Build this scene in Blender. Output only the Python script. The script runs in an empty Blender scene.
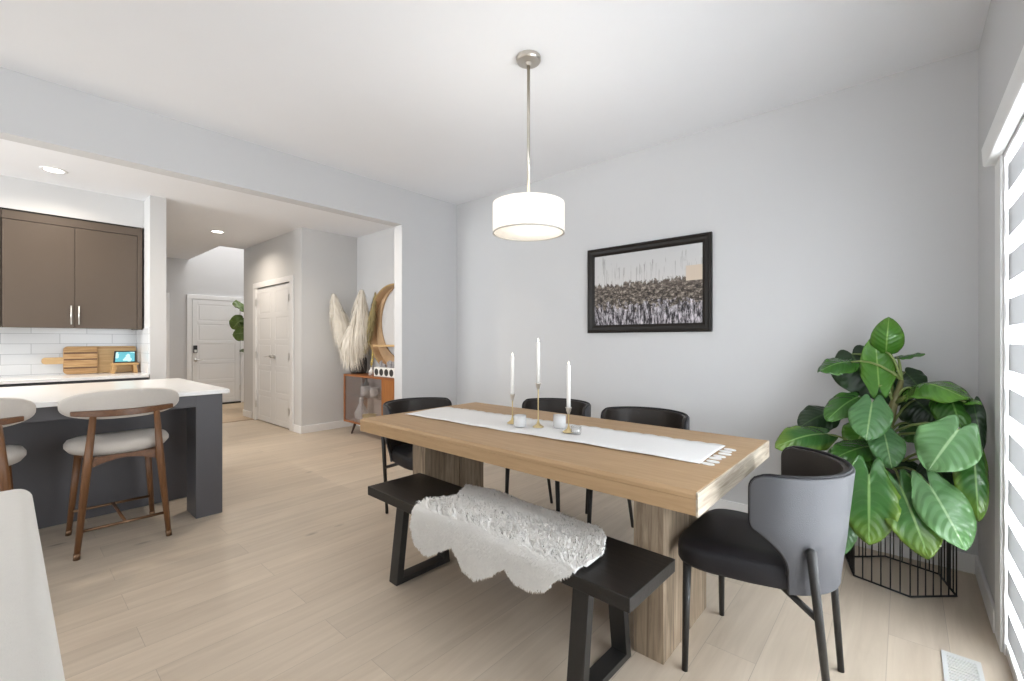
import bpy, bmesh, math, random
from mathutils import Vector, Matrix
random.seed(7)
PI = math.pi
S = bpy.context.scene
COL = S.collection

# ------------------------------------------------------------------ camera
F, CX, CY, H = 446.0, 512.0, 340.5, 1.22
TH = math.atan2(392.3, 446.0)
ct, st = math.cos(TH), math.sin(TH)
cam = bpy.data.cameras.new('camera')
camo = bpy.data.objects.new('camera', cam)
COL.objects.link(camo)
camo.location = (0, 0, H)
camo.rotation_euler = (PI / 2, 0, TH)
cam.sensor_fit = 'HORIZONTAL'
cam.sensor_width = 36.0
cam.lens = 36.0 * F / 1024
cam.clip_start = 0.03
S.camera = camo


def ray(x, y):
    l = (x - CX) / F
    return (l * ct - st, l * st + ct, -(y - CY) / F)


def at_y(x, y, Y):
    r = ray(x, y)
    t = Y / r[1]
    return Vector((r[0] * t, Y, H + r[2] * t))


# ------------------------------------------------------------------ helpers
W = {}          # world location of the root an object's mesh is relative to


def set_props(o, label=None, cat=None, group=None, kind=None):
    if label: o['label'] = label
    if cat: o['category'] = cat
    if group: o['group'] = group
    if kind: o['kind'] = kind
    return o


def thing(name, label, cat, loc=(0, 0, 0), rz=0, group=None, kind=None):
    o = bpy.data.objects.new(name, None)
    COL.objects.link(o)
    o.empty_display_size = 0.05
    o.location = loc
    o.rotation_euler = (0, 0, rz)
    W[o] = Vector(loc)
    return set_props(o, label, cat, group, kind)


def obj(name, bm, mat, parent=None, smooth=False, bevel=0.0, seg=2, world=True, subsurf=0, solid=0.0, label=None, origin=None):
    """link bm as one mesh; world=True: bm is in world coordinates"""
    bmesh.ops.recalc_face_normals(bm, faces=bm.faces[:]) if not solid and smooth != 'keep' else None
    base = Vector((0, 0, 0))
    if parent is not None and world:
        base = W[parent]
    if parent is None and origin is not None:
        base = Vector(origin)
    if base.length:
        bmesh.ops.translate(bm, verts=bm.verts[:], vec=-base)
    me = bpy.data.meshes.new(name)
    bm.to_mesh(me)
    bm.free()
    for m in (mat if isinstance(mat, (list, tuple)) else [mat]):
        me.materials.append(m)
    o = bpy.data.objects.new(name, me)
    COL.objects.link(o)
    if parent is not None:
        o.parent = parent
    else:
        o.location = base
    W[o] = base if world else Vector((0, 0, 0))
    if smooth:
        for p in me.polygons: p.use_smooth = True
    if solid:
        m = o.modifiers.new('solid', 'SOLIDIFY'); m.thickness = solid; m.offset = 0
    if bevel:
        m = o.modifiers.new('bevel', 'BEVEL'); m.width = bevel; m.segments = seg
        m.limit_method = 'ANGLE'; m.angle_limit = math.radians(35)
        for p in me.polygons: p.use_smooth = True
        try:
            m.harden_normals = True
        except Exception:
            pass
    if subsurf:
        m = o.modifiers.new('sub', 'SUBSURF'); m.levels = subsurf; m.render_levels = subsurf
    if label: o['label'] = label
    return o


def copy_tree(o, parent=None):
    c = o.copy()
    COL.objects.link(c)
    W[c] = W.get(o, Vector((0, 0, 0)))
    if parent is not None:
        c.parent = parent
    for ch in list(o.children):
        copy_tree(ch, c)
    return c


def B():
    return bmesh.new()


def box(bm, x0, x1, y0, y1, z0, z1, mi=0):
    vs = [bm.verts.new(p) for p in ((x0, y0, z0), (x1, y0, z0), (x1, y1, z0), (x0, y1, z0),
                                    (x0, y0, z1), (x1, y0, z1), (x1, y1, z1), (x0, y1, z1))]
    for f in ((0, 3, 2, 1), (4, 5, 6, 7), (0, 1, 5, 4), (1, 2, 6, 5), (2, 3, 7, 6), (3, 0, 4, 7)):
        bm.faces.new([vs[i] for i in f]).material_index = mi
    return bm


def abox(*a):
    return box(B(), *a)


def tube(bm, pts, rad, n=10, cap=True, sx=1.0):
    pts = [Vector(p) for p in pts]
    if not isinstance(rad, (list, tuple)):
        rad = [rad] * len(pts)
    rings = []
    prev = None
    for i, p in enumerate(pts):
        d = (pts[min(i + 1, len(pts) - 1)] - pts[max(i - 1, 0)]).normalized()
        if prev is None:
            up = Vector((0, 0, 1)) if abs(d.z) < 0.9 else Vector((1, 0, 0))
            a = d.cross(up).normalized()
        else:
            a = (prev - d * prev.dot(d)).normalized()
        b = d.cross(a).normalized()
        prev = a
        rings.append([bm.verts.new(p + (a * math.cos(2 * PI * k / n) * sx + b * math.sin(2 * PI * k / n)) * rad[i]) for k in range(n)])
    for r0, r1 in zip(rings, rings[1:]):
        for k in range(n):
            bm.faces.new((r0[k], r0[(k + 1) % n], r1[(k + 1) % n], r1[k]))
    if cap:
        bm.faces.new(rings[0][::-1])
        bm.faces.new(rings[-1])
    return bm


def lathe(bm, prof, c=(0, 0, 0), n=32):
    rings = []
    for r, z in prof:
        if r < 1e-5:
            rings.append([bm.verts.new((c[0], c[1], c[2] + z))])
        else:
            rings.append([bm.verts.new((c[0] + r * math.cos(2 * PI * k / n), c[1] + r * math.sin(2 * PI * k / n), c[2] + z)) for k in range(n)])
    for r0, r1 in zip(rings, rings[1:]):
        for k in range(n):
            k2 = (k + 1) % n
            if len(r0) == 1 and len(r1) == 1: continue
            if len(r0) == 1: bm.faces.new((r0[0], r1[k2], r1[k]))
            elif len(r1) == 1: bm.faces.new((r0[k], r0[k2], r1[0]))
            else: bm.faces.new((r0[k], r0[k2], r1[k2], r1[k]))
    return bm


def prism(bm, poly, axis, a, b):
    """extrude a 2D polygon along axis (0,1,2) from a to b; poly in the other two axes in order"""
    def mk(p, v):
        q = list(p)
        q.insert(axis, v)
        return bm.verts.new(q)
    lo = [mk(p, a) for p in poly]
    hi = [mk(p, b) for p in poly]
    n = len(poly)
    bm.faces.new(lo[::-1]); bm.faces.new(hi)
    for i in range(n):
        bm.faces.new((lo[i], lo[(i + 1) % n], hi[(i + 1) % n], hi[i]))
    return bm


# ------------------------------------------------------------------ materials
def mat(name, col, rough=0.5, metal=0.0, spec=0.5, noise=0.0, nscale=20, bump=0.0, bscale=200, coat=0.0, sheen=0.0, trans=0.0, emit=None, estr=0.0, alpha=1.0):
    m = bpy.data.materials.new(name)
    m.use_nodes = True
    nt = m.node_tree
    b = nt.nodes['Principled BSDF']
    b.inputs['Base Color'].default_value = (*col, 1)
    b.inputs['Roughness'].default_value = rough
    b.inputs['Metallic'].default_value = metal
    b.inputs['Specular IOR Level'].default_value = spec
    b.inputs['Coat Weight'].default_value = coat
    b.inputs['Sheen Weight'].default_value = sheen
    b.inputs['Transmission Weight'].default_value = trans
    b.inputs['Alpha'].default_value = alpha
    if emit:
        b.inputs['Emission Color'].default_value = (*emit, 1)
        b.inputs['Emission Strength'].default_value = estr
    tc = nt.nodes.new('ShaderNodeTexCoord')
    if noise:
        n = nt.nodes.new('ShaderNodeTexNoise'); n.inputs['Scale'].default_value = nscale; n.inputs['Detail'].default_value = 6
        nt.links.new(tc.outputs['Object'], n.inputs['Vector'])
        r = nt.nodes.new('ShaderNodeMapRange'); r.inputs['To Min'].default_value = 1 - noise; r.inputs['To Max'].default_value = 1 + noise
        nt.links.new(n.outputs['Fac'], r.inputs['Value'])
        x = nt.nodes.new('ShaderNodeVectorMath'); x.operation = 'SCALE'
        x.inputs[0].default_value = col
        nt.links.new(r.outputs['Result'], x.inputs['Scale'])
        nt.links.new(x.outputs['Vector'], b.inputs['Base Color'])
    if bump:
        n2 = nt.nodes.new('ShaderNodeTexNoise'); n2.inputs['Scale'].default_value = bscale; n2.inputs['Detail'].default_value = 4
        nt.links.new(tc.outputs['Object'], n2.inputs['Vector'])
        bp = nt.nodes.new('ShaderNodeBump'); bp.inputs['Strength'].default_value = bump; bp.inputs['Distance'].default_value = 0.004
        nt.links.new(n2.outputs['Fac'], bp.inputs['Height'])
        nt.links.new(bp.outputs['Normal'], b.inputs['Normal'])
    return m


def wood(name, c1, c2, axis=0, scale=1.0, rough=0.45, spec=0.4, knots=False, stretch=14.0, bump=0.15, mid=None, off=(0, 0, 0)):
    """grain streaks along an axis"""
    m = bpy.data.materials.new(name)
    m.use_nodes = True
    nt = m.node_tree
    N, L = nt.nodes.new, nt.links.new
    b = nt.nodes['Principled BSDF']
    b.inputs['Roughness'].default_value = rough
    b.inputs['Specular IOR Level'].default_value = spec
    tc = N('ShaderNodeTexCoord')
    mp = N('ShaderNodeMapping')
    sc = [stretch * scale] * 3
    sc[axis] = 1.0 * scale
    mp.inputs['Scale'].default_value = sc
    mp.inputs['Location'].default_value = off
    L(tc.outputs['Object'], mp.inputs['Vector'])
    n1 = N('ShaderNodeTexNoise'); n1.inputs['Scale'].default_value = 2.2; n1.inputs['Detail'].default_value = 9; n1.inputs['Roughness'].default_value = 0.62; n1.inputs['Distortion'].default_value = 0.6
    L(mp.outputs['Vector'], n1.inputs['Vector'])
    cr = N('ShaderNodeValToRGB')
    cr.color_ramp.elements[0].position = 0.32; cr.color_ramp.elements[0].color = (*c2, 1)
    cr.color_ramp.elements[1].position = 0.68; cr.color_ramp.elements[1].color = (*c1, 1)
    if mid:
        e = cr.color_ramp.elements.new(0.5); e.color = (*mid, 1)
    L(n1.outputs['Fac'], cr.inputs['Fac'])
    L(cr.outputs['Color'], b.inputs['Base Color'])
    bp = N('ShaderNodeBump'); bp.inputs['Strength'].default_value = bump; bp.inputs['Distance'].default_value = 0.002
    L(n1.outputs['Fac'], bp.inputs['Height'])
    L(bp.outputs['Normal'], b.inputs['Normal'])
    return m


def plank_floor(name, tint=(1, 1, 1)):
    m = bpy.data.materials.new(name)
    m.use_nodes = True
    nt = m.node_tree
    N, L = nt.nodes.new, nt.links.new
    b = nt.nodes['Principled BSDF']
    tc = N('ShaderNodeTexCoord')
    mp = N('ShaderNodeMapping'); mp.inputs['Rotation'].default_value = (0, 0, PI / 2); mp.inputs['Location'].default_value = (0.37, 0.05, 0)
    L(tc.outputs['Object'], mp.inputs['Vector'])
    br = N('ShaderNodeTexBrick')
    br.offset = 0.37; br.inputs['Scale'].default_value = 1.0
    br.inputs['Brick Width'].default_value = 1.5; br.inputs['Row Height'].default_value = 0.185
    br.inputs['Mortar Size'].default_value = 0.0014; br.inputs['Mortar Smooth'].default_value = 0.5
    br.inputs['Bias'].default_value = 0.0
    br.inputs['Color1'].default_value = (0.0, 0.0, 0.0, 1); br.inputs['Color2'].default_value = (1, 1, 1, 1); br.inputs['Mortar'].default_value = (0.5, 0.5, 0.5, 1)
    L(mp.outputs['Vector'], br.inputs['Vector'])
    # per-plank tone
    tone = N('ShaderNodeMapRange'); tone.inputs['To Min'].default_value = 0.93; tone.inputs['To Max'].default_value = 1.05
    L(br.outputs['Color'], tone.inputs['Value'])
    # grain along Y
    mg = N('ShaderNodeMapping'); mg.inputs['Scale'].default_value = (11, 0.9, 1)
    L(tc.outputs['Object'], mg.inputs['Vector'])
    off = N('ShaderNodeVectorMath'); off.operation = 'ADD'
    sc = N('ShaderNodeVectorMath'); sc.operation = 'SCALE'; sc.inputs['Scale'].default_value = 13.0
    L(br.outputs['Color'], sc.inputs[0]); L(mg.outputs['Vector'], off.inputs[0]); L(sc.outputs['Vector'], off.inputs[1])
    n1 = N('ShaderNodeTexNoise'); n1.inputs['Scale'].default_value = 1.6; n1.inputs['Detail'].default_value = 8; n1.inputs['Roughness'].default_value = 0.6; n1.inputs['Distortion'].default_value = 0.8
    L(off.outputs['Vector'], n1.inputs['Vector'])
    cr = N('ShaderNodeValToRGB')
    cr.color_ramp.elements[0].position = 0.28; cr.color_ramp.elements[0].color = (0.49 * tint[0], 0.405 * tint[1], 0.315 * tint[2], 1)
    cr.color_ramp.elements[1].position = 0.66; cr.color_ramp.elements[1].color = (0.59 * tint[0], 0.500 * tint[1], 0.398 * tint[2], 1)
    L(n1.outputs['Fac'], cr.inputs['Fac'])
    # sparse knots
    mk = N('ShaderNodeMapping'); mk.inputs['Scale'].default_value = (5.2, 2.1, 1)
    L(tc.outputs['Object'], mk.inputs['Vector'])
    vo = N('ShaderNodeTexVoronoi'); vo.inputs['Scale'].default_value = 1.0; vo.inputs['Randomness'].default_value = 1.0
    L(mk.outputs['Vector'], vo.inputs['Vector'])
    kr = N('ShaderNodeMapRange'); kr.inputs['From Min'].default_value = 0.02; kr.inputs['From Max'].default_value = 0.11; kr.inputs['To Min'].default_value = 0.5; kr.inputs['To Max'].default_value = 1.0
    L(vo.outputs['Distance'], kr.inputs['Value'])
    kz = N('ShaderNodeMath'); kz.operation = 'GREATER_THAN'; kz.inputs[1].default_value = 0.55
    sepc = N('ShaderNodeSeparateColor'); L(vo.outputs['Color'], sepc.inputs['Color']); L(sepc.outputs['Red'], kz.inputs[0])
    km = N('ShaderNodeMath'); km.operation = 'MAXIMUM'
    L(kr.outputs['Result'], km.inputs[0]); L(kz.outputs['Value'], km.inputs[1])
    mul = N('ShaderNodeMath'); mul.operation = 'MULTIPLY'; L(tone.outputs['Result'], mul.inputs[0]); L(km.outputs['Value'], mul.inputs[1])
    # seams
    sm = N('ShaderNodeMapRange'); sm.inputs['To Min'].default_value = 1.0; sm.inputs['To Max'].default_value = 0.72
    L(br.outputs['Fac'], sm.inputs['Value'])
    mul2 = N('ShaderNodeMath'); mul2.operation = 'MULTIPLY'; L(mul.outputs['Value'], mul2.inputs[0]); L(sm.outputs['Result'], mul2.inputs[1])
    vs = N('ShaderNodeVectorMath'); vs.operation = 'SCALE'; L(cr.outputs['Color'], vs.inputs[0]); L(mul2.outputs['Value'], vs.inputs['Scale'])
    L(vs.outputs['Vector'], b.inputs['Base Color'])
    b.inputs['Roughness'].default_value = 0.44
    b.inputs['Specular IOR Level'].default_value = 0.5
    bp = N('ShaderNodeBump'); bp.inputs['Strength'].default_value = 0.06; bp.inputs['Distance'].default_value = 0.002
    L(n1.outputs['Fac'], bp.inputs['Height']); L(bp.outputs['Normal'], b.inputs['Normal'])
    return m


def tile_mat():
    m = bpy.data.materials.new('subway_tile')
    m.use_nodes = True
    nt = m.node_tree
    N, L = nt.nodes.new, nt.links.new
    b = nt.nodes['Principled BSDF']
    tc = N('ShaderNodeTexCoord')
    sp = N('ShaderNodeSeparateXYZ'); cb = N('ShaderNodeCombineXYZ')
    L(tc.outputs['Object'], sp.inputs['Vector'])
    add = N('ShaderNodeMath'); add.operation = 'ADD'
    L(sp.outputs['Y'], add.inputs[0]); L(sp.outputs['X'], add.inputs[1])
    L(add.outputs['Value'], cb.inputs['X']); L(sp.outputs['Z'], cb.inputs['Y'])
    mp = N('ShaderNodeMapping'); mp.inputs['Location'].default_value = (6.22, 0.012, 0)
    L(cb.outputs['Vector'], mp.inputs['Vector'])
    br = N('ShaderNodeTexBrick'); br.offset = 0.5
    br.inputs['Scale'].default_value = 1.0
    br.inputs['Brick Width'].default_value = 0.395; br.inputs['Row Height'].default_value = 0.1
    br.inputs['Mortar Size'].default_value = 0.0022; br.inputs['Mortar Smooth'].default_value = 0.2
    br.inputs['Color1'].default_value = (0.72, 0.73, 0.74, 1); br.inputs['Color2'].default_value = (0.76, 0.77, 0.78, 1); br.inputs['Mortar'].default_value = (0.42, 0.43, 0.44, 1)
    L(mp.outputs['Vector'], br.inputs['Vector'])
    L(br.outputs['Color'], b.inputs['Base Color'])
    b.inputs['Roughness'].default_value = 0.18
    bp = N('ShaderNodeBump'); bp.invert = True; bp.inputs['Strength'].default_value = 0.4; bp.inputs['Distance'].default_value = 0.003
    L(br.outputs['Fac'], bp.inputs['Height']); L(bp.outputs['Normal'], b.inputs['Normal'])
    return m


def leaf_mat(name, c_mid, c_edge, c_vein, rough=0.32, tip=None):
    m = bpy.data.materials.new(name)
    m.use_nodes = True
    nt = m.node_tree
    N, L = nt.nodes.new, nt.links.new
    b = nt.nodes['Principled BSDF']
    uv = N('ShaderNodeUVMap')
    sp = N('ShaderNodeSeparateXYZ'); L(uv.outputs['UV'], sp.inputs['Vector'])
    # |u|
    su = N('ShaderNodeMath'); su.operation = 'SUBTRACT'; su.inputs[1].default_value = 0.5; L(sp.outputs['X'], su.inputs[0])
    au = N('ShaderNodeMath'); au.operation = 'ABSOLUTE'; L(su.outputs['Value'], au.inputs[0])
    # lateral veins: sin((v - |u|*0.5)*f)
    mu = N('ShaderNodeMath'); mu.operation = 'MULTIPLY'; mu.inputs[1].default_value = 0.55; L(au.outputs['Value'], mu.inputs[0])
    sv = N('ShaderNodeMath'); sv.operation = 'SUBTRACT'; L(sp.outputs['Y'], sv.inputs[0]); L(mu.outputs['Value'], sv.inputs[1])
    fr = N('ShaderNodeMath'); fr.operation = 'MULTIPLY'; fr.inputs[1].default_value = 52.0; L(sv.outputs['Value'], fr.inputs[0])
    sn = N('ShaderNodeMath'); sn.operation = 'SINE'; L(fr.outputs['Value'], sn.inputs[0])
    vr = N('ShaderNodeMapRange'); vr.inputs['From Min'].default_value = 0.86; vr.inputs['From Max'].default_value = 1.0; vr.inputs['To Max'].default_value = 0.07
    L(sn.outputs['Value'], vr.inputs['Value'])
    mr = N('ShaderNodeMapRange'); mr.inputs['From Min'].default_value = 0.012; mr.inputs['From Max'].default_value = 0.03; mr.inputs['To Min'].default_value = 1.0; mr.inputs['To Max'].default_value = 0.0
    L(au.outputs['Value'], mr.inputs['Value'])
    mx = N('ShaderNodeMath'); mx.operation = 'MAXIMUM'; L(vr.outputs['Result'], mx.inputs[0]); L(mr.outputs['Result'], mx.inputs[1])
    # edge colour
    tc = N('ShaderNodeTexCoord')
    nz = N('ShaderNodeTexNoise'); nz.inputs['Scale'].default_value = 9.0; nz.inputs['Detail'].default_value = 5
    L(tc.outputs['Object'], nz.inputs['Vector'])
    ev = N('ShaderNodeMath'); ev.operation = 'MAXIMUM'
    a2 = N('ShaderNodeMath'); a2.operation = 'MULTIPLY'; a2.inputs[1].default_value = 2.0; L(au.outputs['Value'], a2.inputs[0])
    L(a2.outputs['Value'], ev.inputs[0]); L(sp.outputs['Y'], ev.inputs[1])
    ad = N('ShaderNodeMath'); ad.operation = 'ADD'
    nm = N('ShaderNodeMapRange'); nm.inputs['To Min'].default_value = -0.25; nm.inputs['To Max'].default_value = 0.25
    L(nz.outputs['Fac'], nm.inputs['Value']); L(ev.outputs['Value'], ad.inputs[0]); L(nm.outputs['Result'], ad.inputs[1])
    er = N('ShaderNodeMapRange'); er.inputs['From Min'].default_value = 0.55; er.inputs['From Max'].default_value = 1.05
    L(ad.outputs['Value'], er.inputs['Value'])
    m1 = N('ShaderNodeMix'); m1.data_type = 'RGBA'
    m1.inputs[6].default_value = (*c_mid, 1); m1.inputs[7].default_value = (*c_edge, 1)
    L(er.outputs['Result'], m1.inputs[0])
    m2 = N('ShaderNodeMix'); m2.data_type = 'RGBA'; m2.inputs[7].default_value = (*c_vein, 1)
    L(mx.outputs['Value'], m2.inputs[0]); L(m1.outputs[2], m2.inputs[6])
    L(m2.outputs[2], b.inputs['Base Color'])
    b.inputs['Roughness'].default_value = rough
    b.inputs['Specular IOR Level'].default_value = 0.42
    b.inputs['Subsurface Weight'].default_value = 0.0
    # ribbing between the side veins
    bp = N('ShaderNodeBump'); bp.inputs['Strength'].default_value = 0.2; bp.inputs['Distance'].default_value = 0.004; bp.invert = True
    L(sn.outputs['Value'], bp.inputs['Height']); L(bp.outputs['Normal'], b.inputs['Normal'])
    return m


def translucent(name, col, tcol, mix=0.5, rough=0.9, bump=0, clear=0.0):
    m = bpy.data.materials.new(name)
    m.use_nodes = True
    nt = m.node_tree
    N, L = nt.nodes.new, nt.links.new
    out = nt.nodes['Material Output']
    nt.nodes.remove(nt.nodes['Principled BSDF'])
    d = N('ShaderNodeBsdfDiffuse'); d.inputs['Color'].default_value = (*col, 1)
    t = N('ShaderNodeBsdfTranslucent'); t.inputs['Color'].default_value = (*tcol, 1)
    x = N('ShaderNodeMixShader'); x.inputs['Fac'].default_value = mix
    tc = N('ShaderNodeTexCoord')
    w = N('ShaderNodeTexNoise'); w.inputs['Scale'].default_value = 300
    L(tc.outputs['Object'], w.inputs['Vector'])
    bp = N('ShaderNodeBump'); bp.inputs['Strength'].default_value = 0.1; bp.inputs['Distance'].default_value = 0.001
    L(w.outputs['Fac'], bp.inputs['Height']); L(bp.outputs['Normal'], d.inputs['Normal'])
    L(d.outputs['BSDF'], x.inputs[1]); L(t.outputs['BSDF'], x.inputs[2]); L(x.outputs['Shader'], out.inputs['Surface'])
    if clear:                       # open weave: part of the light passes straight through
        tp = N('ShaderNodeBsdfTransparent')
        x2 = N('ShaderNodeMixShader'); x2.inputs['Fac'].default_value = clear
        L(x.outputs['Shader'], x2.inputs[1]); L(tp.outputs['BSDF'], x2.inputs[2]); L(x2.outputs['Shader'], out.inputs['Surface'])
    return m


def glass(name, tint=(1, 1, 1), refl=0.08, opaque=0.06):
    """thin clear glass: mostly see-through, some gloss"""
    m = bpy.data.materials.new(name)
    m.use_nodes = True
    nt = m.node_tree
    N, L = nt.nodes.new, nt.links.new
    out = nt.nodes['Material Output']
    nt.nodes.remove(nt.nodes['Principled BSDF'])
    tr = N('ShaderNodeBsdfTransparent'); tr.inputs['Color'].default_value = (*tint, 1)
    gl = N('ShaderNodeBsdfGlossy'); gl.inputs['Roughness'].default_value = 0.05
    df = N('ShaderNodeBsdfDiffuse'); df.inputs['Color'].default_value = (0.9, 0.9, 0.9, 1)
    fz = N('ShaderNodeLayerWeight'); fz.inputs['Blend'].default_value = 0.25
    mr = N('ShaderNodeMapRange'); mr.inputs['To Min'].default_value = refl; mr.inputs['To Max'].default_value = 0.7
    L(fz.outputs['Facing'], mr.inputs['Value'])
    x1 = N('ShaderNodeMixShader'); x1.inputs['Fac'].default_value = opaque
    L(tr.outputs['BSDF'], x1.inputs[1]); L(df.outputs['BSDF'], x1.inputs[2])
    x2 = N('ShaderNodeMixShader'); L(mr.outputs['Result'], x2.inputs['Fac'])
    L(x1.outputs['Shader'], x2.inputs[1]); L(gl.outputs['BSDF'], x2.inputs[2])
    L(x2.outputs['Shader'], out.inputs['Surface'])
    return m


M = {}
M['wall'] = mat('wall_paint', (0.63, 0.63, 0.635), 0.85, spec=0.15, noise=0.015, nscale=3, bump=0.05, bscale=260)
M['wall_k'] = mat('wall_paint_kitchen', (0.66, 0.658, 0.655), 0.85, spec=0.15, noise=0.015, nscale=3, bump=0.05, bscale=260)
M['ceil'] = mat('ceiling_paint', (0.85, 0.86, 0.885), 0.9, spec=0.1, noise=0.012, nscale=4, bump=0.08, bscale=180)
M['trim'] = mat('trim_paint', (0.86, 0.86, 0.86), 0.45, spec=0.4, noise=0.01, nscale=5)
M['door'] = mat('door_paint', (0.84, 0.84, 0.84), 0.4, spec=0.4, noise=0.01, nscale=5)
M['floor'] = plank_floor('oak_planks')
M['floor2'] = plank_floor('oak_planks_foyer', (0.95, 0.85, 0.72))
M['oak'] = wood('oak_table_top', (0.45, 0.300, 0.168), (0.37, 0.237, 0.125), 0, 1.6, 0.5, 0.3, bump=0.1)
M['oak_edge'] = wood('oak_end_grain', (0.60, 0.53, 0.43), (0.24, 0.19, 0.14), 1, 1.5, 0.5, 0.3, bump=0.2)
M['oak_leg'] = wood('oak_pedestal', (0.40, 0.315, 0.225), (0.15, 0.105, 0.070), 2, 1.3, 0.5, 0.3, bump=0.2)
M['black_wood'] = wood('black_stained_wood', (0.013, 0.011, 0.010), (0.006, 0.0055, 0.005), 0, 1.6, 0.42, 0.5, bump=0.4)
M['black_metal'] = mat('black_powder_coat', (0.018, 0.017, 0.016), 0.45, spec=0.5, noise=0.1, nscale=60)
M['black_wire'] = mat('black_wire', (0.012, 0.012, 0.012), 0.45, spec=0.4, noise=0.1, nscale=50)
M['leather'] = mat('black_leather', (0.011, 0.010, 0.012), 0.50, spec=0.32, noise=0.1, nscale=30, bump=0.25, bscale=350)
M['leather_in'] = mat('brown_black_leather', (0.020, 0.015, 0.012), 0.45, spec=0.4, noise=0.1, nscale=30, bump=0.2, bscale=350)
M['leather_sheen'] = mat('black_leather_grey_sheen', (0.060, 0.060, 0.066), 0.50, spec=0.5, noise=0.06, nscale=14, bump=0.2, bscale=350)  # window sheen on black leather, painted as a grey base colour
M['walnut'] = wood('walnut', (0.20, 0.092, 0.037), (0.11, 0.048, 0.019), 2, 2.0, 0.35, 0.45)
M['walnut_h'] = wood('walnut_rail', (0.18, 0.080, 0.032), (0.09, 0.038, 0.015), 1, 2.0, 0.35, 0.45)
M['brass'] = mat('brass', (0.66, 0.53, 0.28), 0.28, metal=1.0, noise=0.05, nscale=40)
M['bronze'] = mat('bronze_rod', (0.20, 0.12, 0.07), 0.35, metal=0.8, noise=0.05, nscale=40)
M['nickel'] = mat('brushed_nickel', (0.62, 0.58, 0.52), 0.3, metal=1.0, noise=0.04, nscale=60)
M['steel'] = mat('satin_steel', (0.75, 0.74, 0.72), 0.3, metal=1.0, noise=0.04, nscale=60)
M['cream'] = mat('cream_fabric', (0.56, 0.52, 0.475), 0.95, spec=0.1, noise=0.05, nscale=120, bump=0.3, bscale=500, sheen=0.2)
M['slip'] = mat('white_slipcover', (0.70, 0.67, 0.62), 0.95, spec=0.1, noise=0.03, nscale=60, bump=0.3, bscale=420, sheen=0.2)
M['cab'] = mat('taupe_cabinet', (0.105, 0.079, 0.059), 0.5, spec=0.4, noise=0.03, nscale=10)
M['gap_sill_dark'] = mat('gap_shadow_and_sill', (0.02, 0.015, 0.012), 0.8, noise=0.05)  # near-black: painted shadow for the cabinet-top gap, also the door sill
M['island'] = mat('charcoal_cabinet', (0.086, 0.083, 0.090), 0.42, spec=0.45, noise=0.03, nscale=8)
M['quartz'] = mat('white_quartz', (0.88, 0.88, 0.87), 0.2, spec=0.5, noise=0.02, nscale=30)
M['tile'] = tile_mat()
M['linen'] = mat('white_linen', (0.80, 0.79, 0.78), 0.95, spec=0.1, noise=0.03, nscale=90, bump=0.35, bscale=400)
M['wax'] = mat('white_wax', (0.86, 0.85, 0.82), 0.45, spec=0.4, noise=0.01, nscale=20)
M['led'] = mat('led_flame', (0.9, 0.88, 0.8), 0.5, noise=0.01, emit=(1.0, 0.93, 0.8), estr=0.8)
M['glass'] = glass('clear_glass')
M['frost'] = glass('ribbed_glass', (0.98, 0.98, 0.98), 0.03, 0.55)
M['cabglass'] = glass('cabinet_glass', (0.96, 0.94, 0.94), 0.03, 0.02)
M['shade'] = translucent('lamp_shade_fabric', (0.82, 0.80, 0.76), (0.80, 0.76, 0.70), 0.45)
M['diffuser'] = translucent('lamp_diffuser', (0.85, 0.84, 0.8), (0.85, 0.82, 0.76), 0.5)
for k_, e_ in (('shade', 0.22), ('diffuser', 0.22)):   # the lit lamp's own glow
    nt_ = M[k_].node_tree
    em_ = nt_.nodes.new('ShaderNodeEmission'); em_.inputs['Color'].default_value = (1.0, 0.97, 0.93, 1); em_.inputs['Strength'].default_value = e_
    ad_ = nt_.nodes.new('ShaderNodeAddShader')
    o_ = nt_.nodes['Material Output']
    src_ = o_.inputs['Surface'].links[0].from_socket
    nt_.links.new(src_, ad_.inputs[0]); nt_.links.new(em_.outputs['Emission'], ad_.inputs[1]); nt_.links.new(ad_.outputs['Shader'], o_.inputs['Surface'])
M['shade_edge'] = mat('shade_edge', (0.55, 0.52, 0.48), 0.8, noise=0.02)
M['fur_base'] = mat('sheepskin_hide', (0.92, 0.90, 0.87), 1.0, spec=0.05, noise=0.05, nscale=50, bump=0.8, bscale=150)
M['fur'] = mat('sheepskin_wool', (0.95, 0.935, 0.905), 0.9, spec=0.1, noise=0.07, nscale=18, sheen=0.3)
M['frame'] = mat('espresso_frame', (0.012, 0.009, 0.007), 0.4, spec=0.3, noise=0.2, nscale=20)
M['teak'] = wood('teak_sideboard', (0.36, 0.135, 0.045), (0.24, 0.085, 0.028), 0, 2.0, 0.4, 0.4)
M['teak_door'] = wood('teak_door', (0.42, 0.17, 0.05), (0.30, 0.11, 0.03), 2, 2.0, 0.4, 0.4)
M['teak_in'] = mat('pale_sideboard_lining', (0.55, 0.48, 0.45), 0.7, noise=0.05)
M['board_a'] = wood('acacia_board', (0.66, 0.43, 0.21), (0.36, 0.19, 0.075), 1, 2.2, 0.5, 0.3, stretch=22)
M['board_b'] = wood('maple_board', (0.70, 0.49, 0.26), (0.56, 0.37, 0.18), 1, 2.2, 0.5, 0.3)
M['bamboo'] = wood('bamboo_stand', (0.55, 0.34, 0.15), (0.42, 0.25, 0.1), 1, 2.2, 0.5, 0.3)
M['plastic_black'] = mat('black_plastic', (0.02, 0.02, 0.022), 0.3, noise=0.05)
M['ceramic_white'] = mat('white_ceramic', (0.78, 0.77, 0.74), 0.35, noise=0.02)
M['pot_dark'] = mat('dark_stoneware', (0.030, 0.028, 0.026), 0.6, noise=0.2, nscale=30, bump=0.2)
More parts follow.
